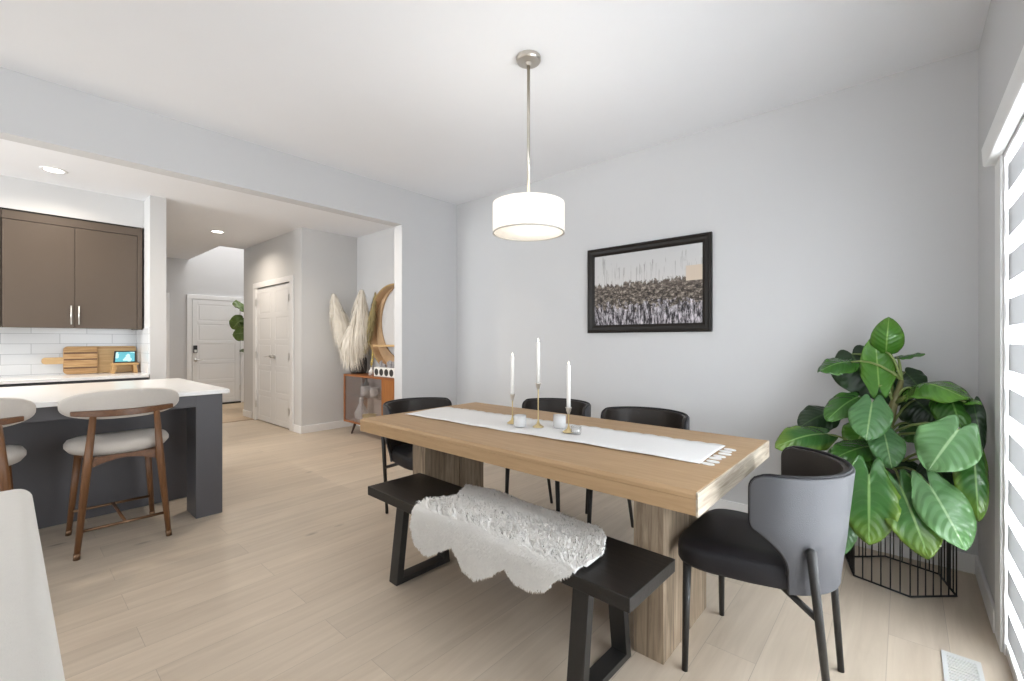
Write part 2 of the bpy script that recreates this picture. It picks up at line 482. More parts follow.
M['pampas'] = mat('pampas_plume', (0.90, 0.85, 0.76), 0.95, spec=0.05, noise=0.1, nscale=20)
M['straw'] = mat('dry_straw', (0.42, 0.35, 0.18), 0.9, spec=0.1, noise=0.15, nscale=20)
M['rattan'] = mat('pale_rattan', (0.50, 0.34, 0.20), 0.7, noise=0.12, nscale=40, bump=0.4, bscale=90)
M['rattan_d'] = mat('rattan_rim', (0.40, 0.27, 0.12), 0.6, noise=0.12, nscale=40)
M['greyrock'] = mat('grey_crystal', (0.30, 0.29, 0.30), 0.4, noise=0.3, nscale=30)
M['yellow'] = mat('yellow_dish', (0.60, 0.47, 0.15), 0.5, noise=0.1)
M['bottle'] = mat('dark_bottle', (0.035, 0.03, 0.03), 0.2, noise=0.1)
M['soil'] = mat('potting_soil', (0.035, 0.022, 0.014), 1.0, noise=0.4, nscale=60, bump=1.0, bscale=80)
M['stem'] = mat('plant_stem', (0.14, 0.13, 0.045), 0.5, noise=0.25, nscale=30)
M['petiole'] = mat('leaf_stalk', (0.16, 0.21, 0.055), 0.4, noise=0.2, nscale=20)
M['vent'] = mat('white_vent', (0.58, 0.58, 0.57), 0.35, noise=0.01)
M['blind_gray'] = translucent('blind_opaque_band', (0.42, 0.415, 0.42), (0.11, 0.11, 0.11), 0.22)
M['blind_white'] = translucent('blind_sheer_band', (0.80, 0.80, 0.82), (0.62, 0.62, 0.63), 0.50, clear=0.30)
M['outside'] = None

# ------------------------------------------------------------------ room shell
XL, XR, YB = -3.77, 0.29, 3.35
ZC, ZK = 2.74, 2.70
YREAR = -4.2


def struct(name, bm, m, parent=None, **k):
    o = obj(name, bm, m, parent, **k)
    if parent is None: o['kind'] = 'structure'
    return o


struct('floor', abox(-7.56, XR + 0.5, YREAR, YB + 0.1, -0.1, 0), M['floor'])
struct('floor_foyer', abox(-10.0, -7.56, YREAR, 4.3, -0.1, 0), M['floor2'])
struct('ceiling', abox(XL - 0.06, XR + 0.1, YREAR, YB + 0.1, ZC, ZC + 0.1), M['ceil'])
bm = B()
box(bm, -8.06, XL - 0.06, YREAR, YB + 0.1, ZK, ZK + 0.14)
box(bm, -10.0, -8.06, YREAR, 2.22, ZK, ZK + 0.14)
struct('ceiling_kitchen', bm, M['ceil'])
struct('ceiling_foyer', abox(-10.0, -8.0, 2.1, 4.3, 5.2, 5.3), M['ceil'])
# dining / kitchen dividing wall with the wide opening
struct('wall_left', abox(XL - 0.13, XL, 2.62, YB, 0, ZC), M['wall'])
struct('wall_left_header', abox(XL - 0.13, XL, -1.6, 2.62, 2.38, ZC), M['wall'])
struct('wall_left_rear', abox(XL - 0.13, XL, YREAR, -1.6, 0, ZC), M['wall'])
struct('wall_back', abox(-6.0, XR + 0.12, YB, YB + 0.12, 0, ZC), M['wall'])
bm = B()                                   # window wall with the patio door opening
box(bm, XR, XR + 0.12, 2.575, YB, 0, ZC)
box(bm, XR, XR + 0.12, 0.75, 2.575, 1.97, ZC)
box(bm, XR, XR + 0.12, -1.0, 0.75, 0, ZC)
box(bm, XR, XR + 0.12, -3.6, -1.0, 2.2, ZC)
box(bm, XR, XR + 0.12, -3.6, -1.0, 0, 0.5)
box(bm, XR, XR + 0.12, YREAR, -3.6, 0, ZC)
struct('wall_right', bm, M['wall'])
# kitchen
struct('wall_kitchen', abox(-6.55, -6.40, YREAR, 0.976, 0, ZK), M['wall_k'])
struct('wall_wing', abox(-6.55, -5.77, 0.976, 1.110, 0, ZK), M['wall_k'])
struct('wall_bulkhead', abox(-6.40, -6.06, YREAR, 0.976, 2.412, ZK), M['wall_k'])
bm = B()
box(bm, -6.40, -6.388, -1.6, 0.976, 0.875, 1.345)
box(bm, -6.388, -5.79, 0.966, 0.976, 0.875, 1.345)
struct('wall_backsplash', bm, M['tile'])
# pantry block
bm = B()
box(bm, -8.05, -7.50, 2.56, 2.68, 0, ZK)
box(bm, -6.245, -5.92, 2.56, 2.68, 0, ZK)
box(bm, -7.50, -6.245, 2.56, 2.68, 2.035, ZK)
box(bm, -6.04, -5.92, 2.68, YB + 0.1, 0, ZK)
box(bm, -8.05, -7.93, 2.68, 4.3, 0, 5.2)
box(bm, -7.93, -6.04, 3.2, 3.3, 0, ZK)
struct('wall_pantry', bm, M['wall_k'])
struct('wall_foyer', abox(-9.96, -9.84, YREAR, 4.3, 0, 5.2), M['wall'])
bm = B()
box(bm, -9.84, -8.05, 4.2, 4.3, 0, 5.2)
box(bm, -8.06, -7.94, 2.1, 4.3, ZK + 0.14, 5.2)
box(bm, -9.84, -8.06, 2.10, 2.22, ZK + 0.14, 5.2)
struct('wall_stairwell', bm, M['wall'])


def baseboard(name, x0, x1, y0, y1, h=0.10):
    struct(name, abox(x0, x1, y0, y1, 0, h), M['trim'], bevel=0.004)


baseboard('baseboard_back', XL, XR, YB - 0.013, YB)
baseboard('baseboard_nook', -5.92, XL - 0.13, YB - 0.013, YB)
baseboard('baseboard_right', XR - 0.013, XR, 2.718, YB - 0.013)
baseboard('baseboard_left', XL, XL + 0.013, 2.62, YB - 0.013)
baseboard('baseboard_pantry', -5.92, -5.907, 2.56, YB - 0.013)
baseboard('baseboard_pantry_front', -6.14, -5.907, 2.547, 2.56)
baseboard('baseboard_pantry_end', -8.063, -7.69, 2.547, 2.56)
baseboard('baseboard_foyer', -9.84, -9.827, 3.15, 4.2)
baseboard('baseboard_wing', -5.77, -5.757, 0.976, 1.110)
struct('trim_1', abox(-7.585, -7.545, -1.5, 2.56, 0, 0.006), mat('transition_strip', (0.30, 0.21, 0.13), 0.5, noise=0.1), bevel=0.002)

# entry door (far wall)
d1 = thing('door_1', None, None, (-9.84, 2.65, 0), kind='structure')
fx = -9.84
bm = B()
box(bm, fx, fx + 0.03, 2.19, 2.265, 0, 1.985); box(bm, fx, fx + 0.03, 3.06, 3.135, 0, 1.985); box(bm, fx, fx + 0.03, 2.19, 3.135, 1.985, 2.065)
obj('casing', bm, M['trim'], d1, bevel=0.004)


def panel_door(bm, axis, p, a0, a1, z0, z1, n, sgn, margin=0.085, gap=0.06, dep=0.008):
    """slab with n recessed horizontal panels; axis = plane normal axis"""
    def bx(u0, u1, w0, w1, d0, d1):
        lo, hi = min(d0, d1), max(d0, d1)
        if axis == 0: box(bm, p + lo, p + hi, u0, u1, w0, w1)
        else: box(bm, u0, u1, p + lo, p + hi, w0, w1)
    bx(a0, a1, z0, z1, 0, sgn * 0.02)
    f = sgn * (0.02 + dep)
    bx(a0, a0 + margin, z0, z1, sgn * 0.02, f); bx(a1 - margin, a1, z0, z1, sgn * 0.02, f)
    hgt = (z1 - z0 - margin * 2 - gap * (n - 1)) / n
    zz = z0
    bx(a0 + margin, a1 - margin, z0, z0 + margin, sgn * 0.02, f)
    for i in range(n):
        pz = z0 + margin + i * (hgt + gap)
        bx(a0 + margin + 0.022, a1 - margin - 0.022, pz + 0.022, pz + hgt - 0.022, sgn * 0.02, sgn * (0.02 + dep * 0.8))
        top = pz + hgt
        bx(a0 + margin, a1 - margin, top, top + (gap if i < n - 1 else margin), sgn * 0.02, f)


bm = B(); panel_door(bm, 0, fx, 2.272, 3.053, 0.03, 1.978, 5, 1, 0.085, 0.06, 0.006)
obj('leaf', bm, M['door'], d1, bevel=0.003)
obj('sill', abox(fx, fx + 0.06, 2.265, 3.06, 0, 0.03), M['gap_sill_dark'], d1)
kp = obj('keypad_lock', abox(fx + 0.028, fx + 0.055, 2.285, 2.345, 0.99, 1.13), M['plastic_black'], d1, bevel=0.006)
obj('keypad_face', abox(fx + 0.055, fx + 0.06, 2.295, 2.335, 1.0, 1.05), M['steel'], kp, bevel=0.002)
bm = B(); tube(bm, [(fx + 0.028, 2.32, 0.86), (fx + 0.04, 2.32, 0.86)], 0.03, 16); tube(bm, [(fx + 0.04, 2.32, 0.86), (fx + 0.075, 2.32, 0.86), (fx + 0.08, 2.34, 0.86), (fx + 0.08, 2.43, 0.86)], 0.009, 8)
obj('door_lever', bm, M['steel'], d1, smooth=True)
for z in (0.3, 1.0, 1.72):
    obj('hinge', abox(fx + 0.02, fx + 0.034, 3.045, 3.068, z - 0.05, z + 0.05), M['steel'], d1)

# closet casing seen beside the wing wall
d3 = thing('door_3', None, None, (-9.84, 1.6, 0), kind='structure')
bm = B(); box(bm, fx, fx + 0.04, 1.84, 1.93, 0, 1.985); box(bm, fx, fx + 0.04, 0.87, 1.93, 1.985, 2.065); box(bm, fx, fx + 0.04, 0.87, 0.95, 0, 1.985)
obj('casing', bm, M['trim'], d3, bevel=0.004)
bm = B(); panel_door(bm, 0, fx, 0.955, 1.835, 0.01, 1.98, 5, 1)
obj('leaf', bm, M['door'], d3, bevel=0.003)

# pantry double door
d2 = thing('door_2', None, None, (-6.87, 2.56, 0), kind='structure')
yf = 2.56
bm = B()
box(bm, -7.60, -7.49, yf - 0.018, yf, 0, 2.02); box(bm, -6.255, -6.145, yf - 0.018, yf, 0, 2.02); box(bm, -7.60, -6.145, yf - 0.018, yf, 2.02, 2.10); box(bm, -7.50, -7.488, yf, yf + 0.12, 0, 2.035); box(bm, -6.257, -6.245, yf, yf + 0.12, 0, 2.035)
obj('casing', bm, M['trim'], d2, bevel=0.004)
for k, (a0, a1) in enumerate(((-7.485, -6.8735), (-6.8715, -6.260))):
    bm = B(); panel_door(bm, 1, yf + 0.03, a0, a1, 0.012, 2.012, 5, -1, 0.075, 0.065, 0.0035)
    lf = obj('leaf', bm, M['door'], d2, bevel=0.003)
    hx = -6.93 if k == 0 else -6.815
    sg = -1 if k == 0 else 1
    bm = B(); tube(bm, [(hx, yf + 0.004, 0.99), (hx, yf - 0.012, 0.99)], 0.028, 16)
    tube(bm, [(hx, yf - 0.01, 0.99), (hx, yf - 0.05, 0.99), (hx + sg * 0.02, yf - 0.055, 0.99), (hx + sg * 0.11, yf - 0.055, 0.99)], 0.008, 8)
    obj('door_lever', bm, M['steel'], lf, smooth=True)
    ex = -7.487 if k == 0 else -6.258
    for z in (0.25, 1.0, 1.8):
        obj('hinge', abox(ex - 0.012, ex + 0.012, yf - 0.024, yf - 0.004, z - 0.05, z + 0.05), M['steel'], lf)

# patio door on the right
w1 = thing('window_1', None, None, (XR, 1.7, 0), kind='structure')
bm = B()
box(bm, XR - 0.008, XR + 0.0, 2.575, 2.715, 0, 1.97); box(bm, XR - 0.008, XR, 0.61, 0.75, 0, 1.97); box(bm, XR - 0.008, XR, 0.61, 2.715, 1.97, 2.06)
obj('casing', bm, M['trim'], w1, bevel=0.002)
bm = B()
box(bm, XR, XR + 0.12, 2.557, 2.575, 0, 1.97); box(bm, XR, XR + 0.12, 0.75, 0.79, 0, 1.97); box(bm, XR, XR + 0.12, 0.79, 2.557, 1.93, 1.97)
box(bm, XR + 0.07, XR + 0.11, 1.66, 1.74, 0.03, 1.93); box(bm, XR + 0.07, XR + 0.11, 2.49, 2.557, 0.03, 1.93); box(bm, XR + 0.07, XR + 0.11, 0.79, 0.86, 0.03, 1.93)
obj('frame', bm, M['trim'], w1, bevel=0.003)
obj('sill', abox(XR + 0.005, XR + 0.12, 0.75, 2.575, 0, 0.03), M['vent'], w1, bevel=0.003)
obj('pane', abox(XR + 0.085, XR + 0.091, 1.74, 2.49, 0.03, 1.93), M['glass'], w1)
obj('pane', abox(XR + 0.085, XR + 0.091, 0.86, 1.66, 0.03, 1.93), M['glass'], w1)
# unseen window added further back on the same wall, for daylight behind the camera
w2 = thing('window_2', None, None, (XR, -2.3, 0.5), kind='structure')
bm = B()
box(bm, XR, XR + 0.1, -3.6, -3.54, 0.5, 2.2); box(bm, XR, XR + 0.1, -1.06, -1.0, 0.5, 2.2); box(bm, XR, XR + 0.1, -3.54, -1.06, 2.14, 2.2); box(bm, XR, XR + 0.1, -3.54, -1.06, 0.5, 0.56); box(bm, XR, XR + 0.1, -2.33, -2.27, 0.56, 2.14)
obj('frame', bm, M['trim'], w2)

# zebra roller blind
t = thing('roller_blind', 'white and grey banded zebra roller blind covering the patio door', 'blind', (XR - 0.02, 1.7, 2.0))
bm = B(); prism(bm, [(0.288, 1.945), (0.252, 1.945), (0.247, 1.952), (0.243, 2.02), (0.249, 2.032), (0.288, 2.034)], 1, 0.62, 2.71)
# prism inserts Y as axis 1: polygon is (x, z)
obj('headrail', bm, M['trim'], t, bevel=0.002)
bm = B()
ny = 60
def blx(y, z): return 0.300 + 0.0015 * math.sin(y * 9 + z * 3)
per, whl = 0.172, 0.070
zz = 0.05
levels = []
edge0 = 1.035
k = -8
bands = []
while True:
    a = edge0 + k * per
    if a > 1.96: break
    bands.append((a, a + whl, 1)); bands.append((a + whl, a + per, 0)); k += 1
for (a, b_, mi) in bands:
    a = max(a, 0.045); b_ = min(b_, 1.965)
    if b_ <= a: continue
    prev = None
    for i in range(ny + 1):
        y = 0.80 + (2.552 - 0.80) * i / ny
        cur = (bm.verts.new((blx(y, a), y, a)), bm.verts.new((blx(y, b_), y, b_)))
        if prev:
            f = bm.faces.new((prev[0], cur[0], cur[1], prev[1])); f.material_index = mi
        prev = cur
bmesh.ops.remove_doubles(bm, verts=bm.verts[:], dist=1e-5)
obj('blind_fabric', bm, [M['blind_gray'], M['blind_white']], t, smooth=True)
obj('bottom_bar', abox(0.294, 0.306, 0.80, 2.552, 0.033, 0.05), M['trim'], t, bevel=0.003)

# ------------------------------------------------------------------ pendant
px, py = -1.516, 1.858
t = thing('pendant_lamp', 'white drum pendant lamp hanging on a nickel rod above the dining table', 'lamp', (px, py, ZC))
bm = lathe(B(), [(0.0, 0.0), (0.066, 0.0), (0.066, -0.018), (0.060, -0.026), (0.018, -0.030), (0.014, -0.045), (0.0, -0.045)], (px, py, ZC), 40)
obj('canopy', bm, M['nickel'], t, smooth=True, bevel=0.001)
obj('rod', tube(B(), [(px, py, ZC - 0.03), (px, py, 1.93)], 0.0085, 14), M['nickel'], t, smooth=True)
R, zb, zt = 0.192, 1.795, 1.953
bm = lathe(B(), [(R, zb), (R, zt), (R - 0.004, zt), (R - 0.004, zb), (R, zb)], (px, py, 0), 64)
sh = obj('lamp_shade', bm, M['shade'], t, smooth=True, bevel=0.0005)
bm = lathe(B(), [(R + 0.001, zb - 0.001), (R + 0.001, zb + 0.004), (R - 0.006, zb + 0.004), (R - 0.006, zb - 0.001), (R + 0.001, zb - 0.001)], (px, py, 0), 64)
obj('hem', bm, M['shade_edge'], sh, smooth=True)
bm = lathe(B(), [(0, zb + 0.001), (R - 0.007, zb + 0.003), (R - 0.007, zb + 0.006), (0, zb + 0.004)], (px, py, 0), 48)
obj('diffuser', bm, M['diffuser'], t, smooth=True)
bm = B()
for k in range(3):
    a = k * 2 * PI / 3
    tube(bm, [(px, py, zt - 0.02), (px + (R - 0.003) * math.cos(a), py + (R - 0.003) * math.sin(a), zt - 0.008)], 0.002, 6)
obj('spider', bm, M['nickel'], t)

# recessed ceiling lights
for i, (x, y, lab) in enumerate(((-5.54, 0.28, 'round recessed ceiling light above the kitchen cabinets'),
                                 (-7.0, 1.905, 'round recessed ceiling light near the foyer before the white double door'))):
    t = thing('recessed_downlight', lab, 'ceiling light', (x, y, ZK), group='recessed kitchen ceiling lights')
    bm = lathe(B(), [(0.062, 0.0), (0.088, 0.0), (0.088, -0.004), (0.066, -0.007), (0.062, -0.004), (0.062, 0)], (x, y, ZK), 40)
    obj('trim_ring', bm, M['trim'], t, smooth=True)
    bm = lathe(B(), [(0, -0.003), (0.063, -0.003)], (x, y, ZK), 32)
    obj('lens', bm, mat('led_lens', (0.9, 0.9, 0.9), 0.5, noise=0.01, emit=(1, 0.95, 0.88), estr=12.0), t)

# ------------------------------------------------------------------ dining table
tx0, tx1, ty0, ty1, tz = -2.518, -0.492, 1.445, 2.432, 0.74
t = thing('dining_table', 'long light oak dining table with thick top and slab pedestals', 'table', ((tx0 + tx1) / 2, (ty0 + ty1) / 2, 0))
bm = B()
c = 0.012
pts = [(tx0, ty0, 0.662), (tx1, ty0, 0.662), (tx1, ty1, 0.662), (tx0, ty1, 0.662)]
box(bm, tx0, tx1, ty0, ty1, 0.662, 0.7155)
obj('apron', bm, [M['oak']], t, bevel=0.003)
bm = B()
z0, z1 = 0.7165, tz
def ringv(o, z): return [bm.verts.new(p) for p in ((tx0 + o, ty0 + o, z), (tx1 - o * 0.2, ty0 + o, z), (tx1 - o * 0.2, ty1 - o, z), (tx0 + o, ty1 - o, z))]
r0, r1, r2 = ringv(-0.001, z0), ringv(-0.001, z0 + 0.012), ringv(0.010, z1)
for a, b_ in ((r0, r1), (r1, r2)):
    for k in range(4): bm.faces.new((a[k], a[(k + 1) % 4], b_[(k + 1) % 4], b_[k]))
bm.faces.new(r2); bm.faces.new(r0[::-1])
obj('tabletop', bm, M['oak'], t)
# paler end board of the top, at the window end
obj('end_board', abox(tx1 - 0.004, tx1 + 0.004, ty0 - 0.001, ty1 + 0.001, 0.660, tz - 0.002), M['oak_edge'], t, bevel=0.0015, label='pale end grain board')
for a, b_ in ((-2.24, -2.12), (-0.80, -0.68)):
    obj('pedestal', prism(B(), [(a, 1.635), (b_, 1.635), (b_, 1.904), (b_ - 0.012, 1.904), (b_ - 0.012, 1.909), (b_, 1.909), (b_, 2.12), (a, 2.12), (a, 1.909), (a + 0.012, 1.909), (a + 0.012, 1.904), (a, 1.904)], 2, 0, 0.662), M['oak_leg'], t)

# runner (slightly skewed, scalloped edge)
t = thing('table_runner', 'white linen runner with scalloped edges along the oak table', 'table runner', (-1.5, 1.92, 0.74))
bm = B()
nx, nyy = 120, 8
A0, A1, Bq0, Bq1 = Vector((-2.425, 1.708)), Vector((-0.595, 1.780)), Vector((-2.458, 2.085)), Vector((-0.606, 2.145))
grid = []
for i in range(nx + 1):
    u = i / nx
    p0, p1 = A0.lerp(A1, u), Bq0.lerp(Bq1, u)
    sc = 0.006 * abs(math.sin(u * 24 * PI))
    row = []
    for j in range(nyy + 1):
        v = j / nyy
        p = p0.lerp(p1, v)
        e = (1 if j == 0 else 0) * -sc + (1 if j == nyy else 0) * sc
        z = 0.7450 + 0.0012 * math.sin(u * 37 + v * 3) + 0.0012 * math.sin(u * 11 - v * 7) + (0.002 * abs(math.sin(u * 24 * PI)) if j in (0, nyy) else 0)
        row.append(bm.verts.new((p.x, p.y + e, z)))
    grid.append(row)
for i in range(nx):
    for j in range(nyy):
        bm.faces.new((grid[i][j], grid[i + 1][j], grid[i + 1][j + 1], grid[i][j + 1]))
obj('cloth', bm, M['linen'], t, smooth=True, solid=0.002)
for k in range(7):
    y = 1.80 + k * 0.05
    xk = -0.598 + 0.006 * math.sin(k * 2.1)
    bm = B()
    a = random.uniform(-0.25, 0.25)
    L_, Wd = 0.052, 0.017
    vs = []
    for q in range(16):
        an = 2 * PI * q / 16
        ux, uy = 0.5 * L_ + 0.5 * L_ * math.cos(an), Wd * math.sin(an)
        vs.append((xk + ux * math.cos(a) - uy * math.sin(a), y + ux * math.sin(a) + uy * math.cos(a)))
    prism(bm, vs, 2, 0.7412, 0.7440)
    obj('petal_fringe', bm, M['linen'], t, smooth=False)

# candlesticks and tapers
CS = [(-1.677, 1.910, 0.155, ''), (-1.497, 1.918, 0.230, ''), (-1.296, 1.914, 0.118, '')]
labs = ['leftmost brass candlestick on the runner, medium height', 'tallest brass candlestick, in the middle of the runner', 'shortest brass candlestick, nearest the right end of the runner']
clabs = ['white taper candle in the leftmost brass candlestick', 'white taper candle standing highest, in the middle candlestick', 'white taper candle in the shortest, rightmost candlestick']
ctop = [1.130, 1.212, 1.093]
for (x, y, hh, _), lb, cl, zt_ in zip(CS, labs, clabs, ctop):
    zb_ = 0.7485
    t = thing('candlestick', lb, 'candle holder', (x, y, zb_), group='brass candlesticks')
    bm = lathe(B(), [(0, 0), (0.030, 0), (0.031, 0.004), (0.024, 0.008), (0.010, 0.018), (0.0045, 0.035), (0.0, 0.036)], (x, y, zb_), 28)
    obj('base', bm, M['brass'], t, smooth=True)
    obj('stem', lathe(B(), [(0.0038, 0.03), (0.0028, hh * 0.5), (0.0036, hh - 0.022)], (x, y, zb_), 12), M['brass'], t, smooth=True)
    obj('cup', lathe(B(), [(0, hh - 0.026), (0.006, hh - 0.025), (0.010, hh - 0.012), (0.0125, hh - 0.008), (0.0125, hh + 0.004), (0.0165, hh + 0.006), (0.0165, hh + 0.010), (0.0112, hh + 0.010), (0.0112, hh - 0.004), (0, hh - 0.004)], (x, y, zb_), 24), M['nickel'], t, smooth=True)
    t = thing('taper_candle', cl, 'candle', (x, y, zb_ + hh - 0.003), group='white taper candles')
    zc0 = zb_ + hh - 0.003
    obj('wax', lathe(B(), [(0, 0), (0.0105, 0), (0.0100, zt_ - zc0 - 0.004), (0.008, zt_ - zc0), (0, zt_ - zc0)], (x, y, zc0), 20), M['wax'], t, smooth=True)
    obj('flame_tip', lathe(B(), [(0.0, 0), (0.003, 0.001), (0.0055, 0.008), (0.004, 0.016), (0, 0.023)], (x, y, zt_), 14), M['led'], t, smooth=True)

# glass votives
for (x, y, r, h_, lb) in ((-1.585, 1.868, 0.034, 0.062, 'ribbed glass votive beside the leftmost candlestick'),
                          (-1.402, 1.985, 0.034, 0.068, 'ribbed glass votive between the middle and right candlesticks'),
                          (-1.245, 1.905, 0.026, 0.040, 'low clear glass votive right of the shortest candlestick')):
    t = thing('votive_glass', lb, 'votive', (x, y, 0.7485), group='glass votives on the runner')
    bm = B()
    n = 48
    prof = [(0.0, 0.0), (r * 0.9, 0.0), (r, 0.006), (r, h_), (r - 0.003, h_), (r - 0.003, 0.010), (0, 0.010)]
    rings = []
    for rr, z in prof:
        if rr == 0: rings.append([bm.verts.new((x, y, 0.7485 + z))])
        else: rings.append([bm.verts.new((x + rr * (1 + 0.03 * (k % 2)) * math.cos(2 * PI * k / n), y + rr * (1 + 0.03 * (k % 2)) * math.sin(2 * PI * k / n), 0.7485 + z)) for k in range(n)])
    for a, b_ in zip(rings, rings[1:]):
        for k in range(n):
            k2 = (k + 1) % n
            if len(a) == 1: bm.faces.new((a[0], b_[k2], b_[k]))
            elif len(b_) == 1: bm.faces.new((a[k], a[k2], b_[0]))
            else: bm.faces.new((a[k], a[k2], b_[k2], b_[k]))
    obj('glass_cup', bm, M['frost'] if h_ > 0.05 else M['glass'], t, smooth=True)
    obj('tealight', lathe(B(), [(0, 0.011), (r * 0.8, 0.011), (r * 0.8, 0.024), (0, 0.024)], (x, y, 0.7485), 24), M['wax'], t, smooth=False)

# ------------------------------------------------------------------ bench
bx0, bx1, by0, by1, bz = -2.127, -0.610, 1.248, 1.580, 0.45
t = thing('bench', 'black wooden bench with flat metal legs and a sheepskin over it', 'bench', ((bx0 + bx1) / 2, (by0 + by1) / 2, 0), -0.024)
obj('bench_top', abox(bx0, bx1, by0, by1, bz - 0.046, bz), M['black_wood'], t, bevel=0.003)
for a, b_ in ((-1.955, -1.888), (-0.862, -0.796)):
    outer = [(1.270, 0), (1.612, 0), (1.560, 0.404), (1.318, 0.404)]
    inner = [(1.310, 0.026), (1.574, 0.026), (1.527, 0.390), (1.352, 0.390)]
    bm = B()
    fr = []
    for X in (a, b_):
        fr.append(([bm.verts.new((X, *p)) for p in outer], [bm.verts.new((X, *p)) for p in inner]))
    for k in range(4):
        k2 = (k + 1) % 4
        for s_, (o_, i_) in enumerate(fr):
            bm.faces.new((o_[k], o_[k2], i_[k2], i_[k]))
        bm.faces.new((fr[0][0][k], fr[0][0][k2], fr[1][0][k2], fr[1][0][k]))
        bm.faces.new((fr[0][1][k], fr[0][1][k2], fr[1][1][k2], fr[1][1][k]))
    obj('leg', bm, M['black_metal'], t, bevel=0.0015)

# sheepskin
POLY = [(-1.62, -.205), (-1.68, -.17), (-1.715, -.1), (-1.71, -.03), (-1.67, .05), (-1.625, .17), (-1.70, .29), (-1.75, .36), (-1.71, .40), (-1.63, .41),
        (-1.21, .40), (-.97, .36), (-.85, .27), (-.785, .14), (-.80, .0), (-.87, -.045), (-.905, -.095), (-.98, -.135), (-1.05, -.145), (-1.11, -.105), (-1.16, -.145),
        (-1.2, -.17), (-1.262, -.195), (-1.337, -.175), (-1.414, -.11), (-1.5, -.16), (-1.586, -.212)]


POLY = [(-1.25 + (a_ + 1.25) * 0.975, b_) for a_, b_ in POLY]


def inside(x, y):
    r = False
    j = len(POLY) - 1
    for i in range(len(POLY)):
        xi, yi = POLY[i]; xj, yj = POLY[j]
        if (yi > y) != (yj > y) and x < (xj - xi) * (y - yi) / (yj - yi) + xi: r = not r
        j = i
    return r


def fur_pos(x, v, h=0.0):
    """v across the hide: 0 at the bench's front edge, negative hanging down the front"""
    L_ = by1 - by0
    if v < 0: v *= 0.93
    hump = 0.010 + 0.005 * math.sin(x * 9 + v * 6) + 0.004 * math.sin(x * 17 - v * 13)
    r = 0.03
    if v < 0.02:
        w = 0.02 - v
        a = min(w / r, PI / 2)
        y = by0 + 0.02 - math.sin(a) * r; z = bz + 0.012 + hump - (1 - math.cos(a)) * r
        dn = max(0, w - r * PI / 2)
        z -= dn
        y -= 0.10 * dn * (0.5 + 0.5 * math.sin(x * 14 + 0.5)) + 0.004
        n = Vector((0, -math.sin(a), math.cos(a)))
    elif v > L_ - 0.02:
        w = v - (L_ - 0.02)
        a = min(w / r, PI / 2)
        y = by1 - 0.02 + math.sin(a) * r; z = bz + 0.012 + hump - (1 - math.cos(a)) * r - max(0, w - r * PI / 2)
        n = Vector((0, math.sin(a), math.cos(a)))
    else:
        y = by0 + v; z = bz + 0.012 + hump; n = Vector((0, 0, 1))
    return Vector((x, y, z)) + n * h, n


t = thing('sheepskin', 'shaggy white sheepskin throw draped over the black bench', 'throw', (-1.25, 1.25, bz), -0.024)
bm = B()
st_ = 0.0125
cells = {}
vv = {}
i0, i1, j0, j1 = -145, -60, -19, 35
def gv(i, j):
    if (i, j) not in vv:
        vv[(i, j)] = bm.verts.new(fur_pos(i * st_, j * st_)[0])
    return vv[(i, j)]
for i in range(i0, i1):
    for j in range(j0, j1):
        if inside((i + .5) * st_, (j + .5) * st_):
            bm.faces.new((gv(i, j), gv(i + 1, j), gv(i + 1, j + 1), gv(i, j + 1)))
hide = obj('hide', bm, M['fur_base'], t, smooth=True, solid=0.010)
bm = B()
cnt = 0
while cnt < 40000:
    x = random.uniform(-1.77, -0.77); v = random.uniform(-0.22, 0.42)
    if not inside(x, v): continue
    # clumped curls on top near the front edge; short smooth wool on the hanging front
    p, n = fur_pos(x, v, 0.004)
    front = v < 0.0
    topf = math.exp(-((v - 0.06) / 0.09) ** 2)
    ln = random.uniform(0.010, 0.016) if front else random.uniform(0.010, 0.016) + 0.010 * topf
    ang = 6 * math.sin(x * 31 + 2 * math.sin(v * 40)) + random.uniform(-1.1, 1.1)
    tang = Vector((math.cos(ang), 0, 0)) + Vector((0, n.z, -n.y)) * (-math.sin(ang) if not front else -1.6)
    if front:
        tang = Vector((0.25 * math.cos(ang), -0.15, -1.0))
    curl = random.random() < (0.22 if not front else 0.08)
    if curl: ln *= 1.25
    dirv = (n * (0.75 if curl else 0.34) + tang * 0.6).normalized()
    side = dirv.cross(n + Vector((.01, .02, .03))).normalized() * random.uniform(0.0012, 0.0024)
    q1 = p + dirv * ln * 0.55 + n * 0.004
    q2 = p + dirv * ln - n * 0.004 + Vector((0, 0, -0.004))
    a, b_, c_, d_, e_ = (bm.verts.new(p - side), bm.verts.new(p + side), bm.verts.new(q1 + side * 0.9), bm.verts.new(q1 - side * 0.9), bm.verts.new(q2))
    bm.faces.new((a, b_, c_, d_)); bm.faces.new((d_, c_, e_))
    cnt += 1
wool = obj('wool', bm, M['fur'], t, smooth='keep')
wool['kind'] = 'stuff'

# ------------------------------------------------------------------ dining chairs
def superell(n, a, b, e=2.6):
    return [(a * abs(math.cos(q)) ** (2 / e) * (1 if math.cos(q) >= 0 else -1), b * abs(math.sin(q)) ** (2 / e) * (1 if math.sin(q) >= 0 else -1)) for q in [2 * PI * k / n for k in range(n)]]


